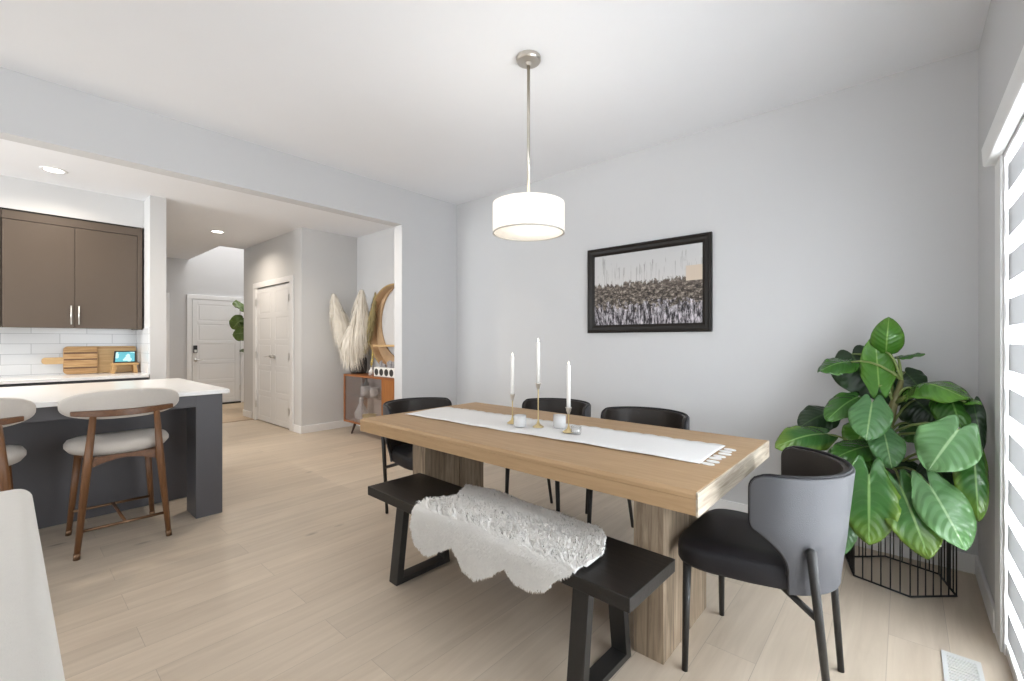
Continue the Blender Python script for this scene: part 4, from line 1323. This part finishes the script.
# base px, tip px, base Y, tip Y, width px, material, up-tilt of the normal, kwargs
LV = [
    ((886, 352), (889, 317), 3.02, 3.02, 27, 'bright', 0.2, dict(lobe=0.05, fold=0.25, arch=0.22)),          # curled top
    ((879, 386), (875, 334), 2.95, 3.05, 29, 'bright', 0.1, dict(lobe=0.22, fold=0.05, arch=-0.06)),
    ((897, 357), (925, 354), 3.05, 3.02, 14, 'mid', 2.5, dict(fold=0.1, arch=0.02)),
    ((851, 362), (818, 372), 3.00, 2.88, 26, 'mid', 1.3, dict(fold=0.15)),
    ((852, 354), (872, 398), 3.10, 3.06, 48, 'dark', 0.2, dict(fold=0.08)),
    ((890, 378), (898, 406), 3.12, 3.10, 46, 'dark', 0.4, dict(fold=0.08)),
    ((858, 397), (826, 421), 3.00, 2.82, 30, 'mid', 0.7, dict(fold=0.12)),
    ((832, 412), (798, 428), 3.14, 3.02, 32, 'dark', 0.6, dict(fold=0.12)),
    ((826, 434), (775, 447), 2.98, 2.78, 34, 'yel', 0.8, dict(fold=0.10, arch=0.10)),
    ((872, 403), (866, 441), 2.86, 2.74, 36, 'gloss', 0.35, dict(lobe=0.24, fold=0.04, arch=0.04)),
    ((884, 432), (892, 469), 2.84, 2.74, 30, 'gloss', 0.3, dict(lobe=0.2, fold=0.06)),
    ((878, 446), (829, 461), 2.96, 2.74, 34, 'mid', 0.9, dict(fold=0.08)),
    ((912, 388), (968, 400), 2.98, 2.70, 40, 'bright', 1.0, dict(lobe=0.1, fold=0.22, arch=0.14)),
    ((948, 392), (961, 428), 2.86, 2.70, 36, 'mid', 0.3, dict(fold=0.25, arch=0.12)),
    ((966, 402), (984, 405), 2.74, 2.66, 10, 'bright', 1.0, dict(fold=0.1)),
    ((974, 404), (986, 452), 2.76, 2.72, 28, 'dark', 0.1, dict(fold=0.1)),
    ((958, 430), (928, 471), 2.62, 2.58, 52, 'pale', 0.45, dict(lobe=0.26, fold=0.03, arch=0.05)),
    ((974, 452), (979, 522), 2.68, 2.60, 34, 'yel', 0.1, dict(fold=0.14, arch=0.08)),
    ((930, 486), (966, 551), 2.62, 2.52, 44, 'pale', 0.4, dict(lobe=0.30, fold=0.06, arch=0.10)),
    ((901, 488), (929, 559), 2.66, 2.52, 48, 'yel', 0.4, dict(lobe=0.30, fold=0.05, arch=0.10)),
    ((869, 476), (869, 545), 2.66, 2.54, 50, 'yel', 0.4, dict(lobe=0.32, fold=0.04, arch=0.10)),
    ((848, 512), (841, 556), 2.72, 2.66, 22, 'gloss', 0.2, dict(fold=0.1)),
    ((910, 424), (945, 440), 3.08, 2.98, 42, 'mid', 0.6, dict(fold=0.08)),
    ((868, 424), (852, 452), 3.06, 2.98, 34, 'bright', 0.4, dict(fold=0.08)),
    ((915, 400), (938, 422), 3.10, 3.06, 44, 'dark', 0.4, dict(fold=0.08)),
    ((940, 452), (976, 470), 2.84, 2.70, 30, 'dark', 0.8, dict(fold=0.08)),
    ((895, 462), (910, 492), 2.98, 2.92, 36, 'dark', 0.3, dict(fold=0.08)),
    ((855, 448), (838, 490), 2.98, 2.90, 38, 'mid', 0.3, dict(fold=0.08)),
    ((880, 372), (862, 396), 3.08, 3.06, 34, 'mid', 0.3, dict(fold=0.10)),
    ((935, 462), (952, 500), 2.92, 2.84, 40, 'dark', 0.3, dict(fold=0.08)),
    ((905, 372), (922, 392), 3.14, 3.12, 26, 'dark', 0.6, dict(fold=0.10)),
]
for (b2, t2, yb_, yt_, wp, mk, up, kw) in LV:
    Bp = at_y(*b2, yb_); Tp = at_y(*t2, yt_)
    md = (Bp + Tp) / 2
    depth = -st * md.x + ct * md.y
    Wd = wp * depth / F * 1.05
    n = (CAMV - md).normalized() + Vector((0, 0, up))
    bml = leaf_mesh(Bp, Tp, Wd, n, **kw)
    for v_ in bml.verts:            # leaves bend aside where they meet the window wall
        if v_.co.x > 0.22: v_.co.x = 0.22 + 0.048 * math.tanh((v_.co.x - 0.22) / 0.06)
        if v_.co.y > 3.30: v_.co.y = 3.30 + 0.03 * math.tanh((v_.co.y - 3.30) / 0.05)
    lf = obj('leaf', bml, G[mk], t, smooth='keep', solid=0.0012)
    for p in lf.data.polygons: p.use_smooth = True
    # leaf stalk from the crown to the blade base
    q = min(range(len(crown)), key=lambda k: abs(crown[k].z - (Bp.z - 0.12)))
    C0 = crown[q]
    mid = (C0 + Bp) / 2 + Vector((0, 0, 0.05 + 0.10 * (Bp - C0).length))
    pts = [C0.lerp(mid, a / 5).lerp(mid.lerp(Bp, a / 5), a / 5) for a in range(6)]
    obj('stalk', tube(B(), pts, [0.0075, 0.0065, 0.006, 0.0055, 0.005, 0.004], 7), M['petiole'], lf, smooth=True)

# floor register
t = thing('floor_vent', 'white metal floor register in the oak floor below the patio door', 'vent', (0.165, 2.2, 0))
bm = B()
box(bm, 0.108, 0.122, 1.93, 2.43, 0, 0.006); box(bm, 0.203, 0.217, 1.93, 2.43, 0, 0.006); box(bm, 0.122, 0.203, 2.416, 2.43, 0, 0.006); box(bm, 0.122, 0.203, 1.93, 1.944, 0, 0.006)
obj('rim', bm, M['vent'], t)
bm = B()
for k in range(24):
    y = 1.955 + k * 0.0195
    box(bm, 0.122, 0.203, y, y + 0.012, 0.001, 0.0052)
obj('louver', bm, M['vent'], t)

# ------------------------------------------------------------------ sofa (foreground left)
t = thing('sofa', 'white slipcovered sofa back cut off at the lower left corner', 'sofa', (-0.9, -0.4, 0))
bm = B(); box(bm, -1.985, 0.20, -0.22, 0.055, 0.06, 0.785)
obj('backrest', bm, M['slip'], t, bevel=0.035, seg=5)
bm = B(); box(bm, -1.90, 0.12, -0.95, -0.22, 0.08, 0.40)
obj('base', bm, M['slip'], t, bevel=0.02, seg=3)
for a, b_ in ((-1.985, -1.80), (0.02, 0.20)):
    obj('armrest', abox(a, b_, -0.95, -0.22, 0.06, 0.60), M['slip'], t, bevel=0.035, seg=4)
for a, b_ in ((-1.795, -0.89), (-0.885, 0.015)):
    obj('seat_cushion', abox(a, b_, -0.95, -0.24, 0.40, 0.54), M['slip'], t, bevel=0.04, seg=4)
for x in (-1.92, 0.13):
    for y in (-0.88, -0.02):
        obj('leg', tube(B(), [(x, y, 0.065), (x, y, 0)], [0.025, 0.018], 12), M['walnut'], t, smooth=True)

# ------------------------------------------------------------------ sideboard in the nook
sx0, sx1, sy0, sy1, sz0, sz1 = -5.62, -4.20, 2.985, 3.332, 0.145, 0.775
t = thing('sideboard', 'teak mid-century sideboard with a glass front in the nook', 'sideboard', ((sx0 + sx1) / 2, (sy0 + sy1) / 2, 0))
bm = B()
th = 0.024
box(bm, sx0, sx1, sy0, sy1, sz1 - th, sz1); box(bm, sx0, sx1, sy0, sy1, sz0, sz0 + th)
box(bm, sx0, sx0 + 0.03, sy0, sy1, sz0 + th, sz1 - th); box(bm, sx1 - 0.03, sx1, sy0, sy1, sz0 + th, sz1 - th)
box(bm, -4.745, -4.715, sy0 + 0.02, sy1, sz0 + th, sz1 - th)
obj('carcass', bm, M['teak'], t)
obj('back_panel', abox(sx0 + 0.03, sx1 - 0.03, sy1 - 0.012, sy1 - 0.004, sz0 + th, sz1 - th), M['teak_in'], t)
obj('glass_shelf', abox(sx0 + 0.03, -4.745, sy0 + 0.05, sy1 - 0.014, 0.488, 0.496), M['glass'], t)
obj('glass_door', abox(sx0 + 0.032, -5.165, sy0 + 0.008, sy0 + 0.012, sz0 + th, sz1 - th), M['cabglass'], t)
obj('glass_door', abox(-5.205, -4.747, sy0 + 0.016, sy0 + 0.020, sz0 + th, sz1 - th), M['cabglass'], t)
obj('door', abox(-4.713, -4.232, sy0 + 0.002, sy0 + 0.02, sz0 + th + 0.002, sz1 - th - 0.002), M['teak_door'], t, bevel=0.002)
for x, dx in ((-5.42, -0.025), (-4.40, 0.025)):
    for y, dy in ((sy0 + 0.06, -0.04), (sy1 - 0.06, 0.02)):
        obj('leg', tube(B(), [(x, y, sz0), (x + dx, y + dy, 0)], [0.019, 0.011], 12), mat('dark_teak_leg', (0.05, 0.022, 0.014), 0.4, noise=0.1) if 'dark_teak_leg' not in bpy.data.materials else bpy.data.materials['dark_teak_leg'], t, smooth=True)

# contents
zsh = 0.497
for i, (x, lb) in enumerate(((-5.33, 'left of the two white mugs on the sideboard shelf behind glass'), (-5.12, 'right of the two white mugs on the sideboard shelf behind glass'))):
    t = thing('mug', lb, 'mug', (x, 3.14, zsh), group='white mugs in the sideboard')
    obj('cup', lathe(B(), [(0, 0), (0.05, 0), (0.06, 0.02), (0.06, 0.12), (0.055, 0.12), (0.052, 0.02), (0, 0.012)], (x, 3.14, zsh), 24), M['ceramic_white'], t, smooth=True)
    pts = [(x + 0.058 + 0.034 * math.sin(PI * k / 8), 3.14, zsh + 0.03 + 0.06 * k / 8) for k in range(9)]
    obj('handle', tube(B(), pts, 0.006, 8), M['ceramic_white'], t, smooth=True)
for x, hh, lb in ((-5.50, 0.14, 'short dark bottle left of the mugs behind the sideboard glass'), (-5.415, 0.24, 'tall dark bottle left of the mugs behind the sideboard glass')):
    set_props(obj('bottle', lathe(B(), [(0, 0), (0.035, 0), (0.037, 0.01), (0.037, hh * 0.6), (0.016, hh * 0.75), (0.014, hh), (0, hh)], (x, 3.2, zsh), 20), M['bottle'], None, smooth=True, origin=(x, 3.2, zsh)), lb, 'bottle')
t = thing('carafe', 'clear glass carafe on the lower sideboard shelf', 'carafe', (-5.46, 3.15, sz0 + th))
obj('vessel', lathe(B(), [(0, 0), (0.06, 0), (0.085, 0.03), (0.088, 0.09), (0.05, 0.17), (0.028, 0.22), (0.035, 0.27)], (-5.46, 3.15, sz0 + th + 0.001), 28), M['frost'], t, smooth=True)
obj('stopper', lathe(B(), [(0, 0.262), (0.02, 0.264), (0.024, 0.29), (0, 0.305)], (-5.46, 3.15, sz0 + th), 16), M['ceramic_white'], t, smooth=True)
set_props(obj('dish', lathe(B(), [(0, 0), (0.05, 0), (0.085, 0.05), (0.09, 0.085), (0.082, 0.085), (0.045, 0.012), (0, 0.012)], (-5.24, 3.14, sz0 + th + 0.001), 28), M['yellow'], None, smooth=True, origin=(-5.24, 3.14, sz0 + th)),
          'yellow dish at the bottom of the sideboard behind glass', 'dish')

# vase with pampas
vx, vy = -5.545, 3.16
t = thing('vase', 'round dark stoneware vase on the left end of the sideboard', 'vase', (vx, vy, sz1))
obj('body', lathe(B(), [(0, 0), (0.095, 0), (0.108, 0.03), (0.112, 0.12), (0.108, 0.20), (0.098, 0.215), (0.090, 0.215), (0.100, 0.19), (0.10, 0.05), (0, 0.02)], (vx, vy, sz1 + 0.001), 36), M['pot_dark'], t, smooth=True)


def plume(name, lab, base, tip, bendv, width, n, m_, group):
    base, tip, bendv = Vector(base), Vector(tip), Vector(bendv)
    t = thing(name, lab, 'dried grass', tuple(base), group=group)
    mid = (base + tip) / 2 + bendv
    pts = [base.lerp(mid, a / 10).lerp(mid.lerp(tip, a / 10), a / 10) for a in range(11)]
    obj('stalk', tube(B(), pts, [0.004] * 11, 6), M['straw'], t, smooth=True)
    bm = B()
    for k in range(n):
        u = 0.22 + 0.78 * random.random() ** 1.25
        i = min(9, int(u * 10)); fr = u * 10 - i
        p = pts[i].lerp(pts[i + 1], fr)
        d = (pts[i + 1] - pts[i]).normalized()
        a = random.uniform(0, 2 * PI)
        e1 = d.cross(Vector((0, 1, 0.1))).normalized(); e2 = d.cross(e1)
        rad = e1 * math.cos(a) + e2 * math.sin(a)
        wq = width * math.sin(PI * min(1, (u - 0.15) / 0.88)) ** 0.6 * random.uniform(0.25, 1.35)
        q1 = p + rad * wq * 0.55 - d * wq * 0.25
        q2 = p + rad * wq * 0.85 - d * wq * random.uniform(0.5, 1.9) + Vector((0, 0, -0.02))
        sdv = d.cross(rad).normalized() * random.uniform(0.003, 0.006)
        for q_ in (p, q1, q2):
            q_.x = max(q_.x, -5.90); q_.y = min(q_.y, 3.33); q_.z = max(q_.z, sz1 + 0.012)
        v = [bm.verts.new(p - sdv), bm.verts.new(p + sdv), bm.verts.new(q1 + sdv * 1.2), bm.verts.new(q1 - sdv * 1.2), bm.verts.new(q2)]
        bm.faces.new(v[:4]); bm.faces.new((v[3], v[2], v[4]))
    o = obj('plume', bm, m_, t, smooth='keep')
    o['kind'] = 'stuff'


zv = sz1 + 0.10
plume('pampas_stem', 'cream pampas plume leaning left from the dark vase against the wall', (vx - 0.06, vy, zv), (-5.74, 2.90, 1.85), (-0.06, -0.02, -0.05), 0.165, 2800, M['pampas'], 'pampas stems in the dark vase')
plume('pampas_stem', 'tallest cream pampas plume, standing upright in the dark vase', (vx, vy, zv), (-5.40, 3.12, 1.90), (0.0, 0.0, 0.0), 0.17, 2800, M['pampas'], 'pampas stems in the dark vase')
plume('pampas_stem', 'olive toned pampas plume at the right of the dark vase', (vx + 0.06, vy, zv), (-5.27, 3.25, 1.86), (0.04, 0.02, 0.0), 0.07, 1100, M['straw'], 'pampas stems in the dark vase')
plume('pampas_stem', 'short cream pampas plume drooping over the front of the dark vase', (vx - 0.02, vy - 0.05, zv), (-5.50, 3.02, 1.42), (-0.02, -0.03, 0.0), 0.17, 2600, M['pampas'], 'pampas stems in the dark vase')

# small jar with dry yellow sprigs
t = thing('bud_vase', 'small pale bud vase with yellow dried sprigs on the sideboard', 'vase', (-5.16, 3.12, sz1))
obj('jar', lathe(B(), [(0, 0), (0.03, 0), (0.034, 0.05), (0.014, 0.08), (0.016, 0.10)], (-5.16, 3.12, sz1 + 0.001), 20), M['ceramic_white'], t, smooth=True)
for k in range(5):
    bm = B()
    a = random.uniform(-0.5, 0.5)
    tube(bm, [(-5.16, 3.12, sz1 + 0.08), (-5.16 + a * 0.1, 3.12, sz1 + 0.2 + 0.03 * k)], 0.003, 5)
    for q in range(5):
        zq = sz1 + 0.14 + 0.03 * q
        bmesh.ops.create_icosphere(bm, subdivisions=1, radius=0.012, matrix=Matrix.Translation((-5.16 + a * 0.1 * (q + 1) / 5, 3.12 + random.uniform(-.01, .01), zq)))
    obj('sprig', bm, M['yellow'], t)

# white block with round holes
t = thing('tealight_block', 'white block with a row of round dark holes on the sideboard', 'candle holder', (-4.70, 3.05, sz1))
bm = B(); box(bm, -4.93, -4.45, 3.01, 3.11, sz1 + 0.001, sz1 + 0.118)
obj('block', bm, M['ceramic_white'], t, bevel=0.012, seg=3)
for x in (-4.865, -4.758, -4.651, -4.544):
    bm = B()
    tube(bm, [(x, 3.0095, sz1 + 0.06), (x, 3.02, sz1 + 0.06)], 0.042, 28)
    obj('hole', bm, M['pot_dark'], t)
t = thing('crystal_cluster', 'grey crystal cluster sitting on the white holed block', 'ornament', (-4.68, 3.06, sz1 + 0.118))
bm = B()
for k in range(14):
    x = -4.83 + 0.30 * random.random(); y = 3.06 + random.uniform(-0.03, 0.03)
    h_ = random.uniform(0.03, 0.09)
    tube(bm, [(x, y, sz1 + 0.1195), (x + random.uniform(-.02, .02), y, sz1 + 0.118 + h_ * .7), (x + random.uniform(-.02, .02), y, sz1 + 0.118 + h_)], [0.02, 0.022, 0.004], 6)
obj('crystal', bm, M['greyrock'], t)

# crescent moon shelf on the nook wall
t = thing('moon_shelf', 'crescent shaped wooden wall shelf hanging above the sideboard', 'shelf', (-4.95, YB, 1.5))
mcx, mcz, R1 = -4.87, 1.385, 0.54
ox, oz, R2 = -4.795, 1.46, 0.475
ang0 = math.radians(80); ang1 = math.radians(285)
bm = B()
n = 60
loops = []
for k in range(n + 1):
    a = ang0 + (ang1 - ang0) * k / n
    p = Vector((mcx + R1 * math.cos(a), mcz + R1 * math.sin(a)))
    d = Vector((p.x - ox, p.y - oz)).normalized()
    q = Vector((ox, oz)) + d * R2
    if (q - p).length < 0.02 or (Vector((p.x - ox, p.y - oz)).length < R2 + 0.012):
        q = p - d * 0.012
    loops.append([bm.verts.new((p.x, 3.345, p.y)), bm.verts.new((p.x, 3.24, p.y)), bm.verts.new((p.x - d.x * 0.012, 3.24, p.y - d.y * 0.012)), bm.verts.new((p.x - d.x * 0.012, 3.325, p.y - d.y * 0.012)), bm.verts.new((q.x, 3.325, q.y)), bm.verts.new((q.x, 3.345, q.y))])
for a, b_ in zip(loops, loops[1:]):
    for k in range(6): bm.faces.new((a[k], a[(k + 1) % 6], b_[(k + 1) % 6], b_[k]))
bm.faces.new(loops[0]); bm.faces.new(loops[-1][::-1])
obj('crescent', bm, M['rattan'], t)
bm = B()
pts = [(mcx + (R1 + 0.004) * math.cos(ang0 + (ang1 - ang0) * k / n), 3.24, mcz + (R1 + 0.004) * math.sin(ang0 + (ang1 - ang0) * k / n)) for k in range(n + 1)]
obj('rim', tube(bm, pts, 0.014, 8), M['rattan_d'], t, smooth=True)
obj('plank', abox(-5.26, -4.62, 3.20, 3.345, 1.140, 1.165), M['board_b'], t, bevel=0.002)

# ------------------------------------------------------------------ fiddle-leaf fig in the foyer
gx, gy = -8.75, 2.98
t = thing('fiddle_leaf_fig', 'fiddle-leaf fig peeking out past the pantry corner in the foyer', 'potted plant', (gx, gy, 0))
obj('pot', lathe(B(), [(0, 0), (0.12, 0), (0.16, 0.30), (0.15, 0.30), (0.14, 0.27), (0, 0.27)], (gx, gy, 0.001), 28), M['ceramic_white'], t, smooth=True)
obj('trunk', tube(B(), [(gx, gy, 0.25), (gx + 0.02, gy + 0.02, 1.0), (gx, gy, 1.95)], [0.018, 0.014, 0.007], 8), M['stem'], t, smooth=True)
FL = leaf_mat('fig_leaf', (0.080, 0.135, 0.022), (0.115, 0.170, 0.030), (0.16, 0.22, 0.07), 0.45)
for k in range(22):
    z = 0.98 + 0.88 * k / 21
    a = k * 2.4
    rr = random.uniform(0.04, 0.08)
    Bp = Vector((gx + rr * math.cos(a), gy + rr * math.sin(a), z))
    Tp = Bp + Vector((0.22 * math.cos(a), 0.22 * math.sin(a), random.uniform(-0.10, 0.06)))
    lf = obj('leaf', leaf_mesh(Bp, Tp, 0.20, (0.3, -0.3, 1.0), lobe=0.10, fold=0.1, blunt=1.5), FL, t, smooth='keep', solid=0.002)
for (b2, t2, X0, X1) in (((243, 318), (235, 322), 0, 0), ((245, 333), (236, 330), 0, 0), ((244, 306), (238, 303), 0, 0)):
    Bp, Tp = at_y(*b2, 2.80), at_y(*t2, 2.68)
    obj('leaf', leaf_mesh(Bp, Tp + (Tp - Bp) * 0.35 + Vector((0, 0, -0.10)), 0.29, (0.8, -0.3, 0.3), lobe=0.1, fold=0.06, blunt=1.6), FL, t, smooth='keep', solid=0.002)

# ------------------------------------------------------------------ light
def area(name, loc, rot, sx, sy, power, col=(1, 1, 1), shape='RECTANGLE', spread=180):
    l = bpy.data.lights.new(name, 'AREA')
    l.shape = shape; l.size = sx; l.size_y = sy; l.energy = power; l.color = col
    l.spread = math.radians(spread)
    o = bpy.data.objects.new(name, l); COL.objects.link(o)
    o.location = loc; o.rotation_euler = rot
    return o


# patio-door daylight, plus fill lamps added out of view: rear, kitchen and side
area('fill_rear', (-1.9, -7.5, 1.7), (math.radians(90), 0, 0), 6.0, 3.6, 110, (0.93, 0.97, 1.0))  # wide fill lamp added beyond the open, unseen end of the room
area('fill_kitchen', (-5.1, -4.6, 1.5), (math.radians(90), 0, 0), 2.2, 1.6, 140, (0.93, 0.97, 1.0))  # unseen lamp added to brighten the kitchen; no window modelled there
area('fill_side', (XR + 0.25, -2.3, 1.35), (0, math.radians(90), 0), 1.6, 2.4, 40, (0.93, 0.97, 1.0))  # lamp added behind the unseen side window
area('daylight_patio', (XR + 0.45, 1.7, 1.05), (0, math.radians(90), 0), 1.95, 1.85, 470, (0.89, 0.95, 1.0))
# two kitchen downlights in view; three unseen lamps added to brighten the kitchen
warm = (1.0, 0.88, 0.74)
for x, y in ((-5.54, 0.28), (-7.0, 1.905), (-5.54, -1.3), (-4.4, 1.9), (-4.6, -0.6)):
    area('downlight_and_fill', (x, y, ZK - 0.012), (0, 0, 0), 0.11, 0.11, (6.0 if x < -5.5 and y < 1 else 12.0), warm, 'DISK', 150)
area('foyer_light', (-8.95, 3.2, 5.1), (0, 0, 0), 1.2, 1.5, 64, (1, 0.98, 0.95))
pl = bpy.data.lights.new('pendant_bulb', 'POINT'); pl.energy = 7; pl.color = (1.0, 0.94, 0.86); pl.shadow_soft_size = 0.05
po = bpy.data.objects.new('pendant_bulb', pl); COL.objects.link(po); po.location = (px, py, 1.875)

w = bpy.data.worlds.new('sky'); S.world = w
w.use_nodes = True
bg = w.node_tree.nodes['Background']
bg.inputs['Color'].default_value = (0.93, 0.97, 1.0, 1)
bg.inputs['Strength'].default_value = 0.8

S.view_settings.view_transform = 'Standard'
S.view_settings.look = 'None'
S.view_settings.exposure = 0.27
S.view_settings.gamma = 1.0
S.view_settings.use_curve_mapping = False
S.cycles.use_denoising = True
try:
    S.cycles.denoiser = 'OPENIMAGEDENOISE'
except Exception:
    pass
S.cycles.max_bounces = 10
S.cycles.diffuse_bounces = 6
S.cycles.transparent_max_bounces = 16
S.cycles.sample_clamp_indirect = 6.0
S.cycles.caustics_reflective = False
S.cycles.caustics_refractive = False
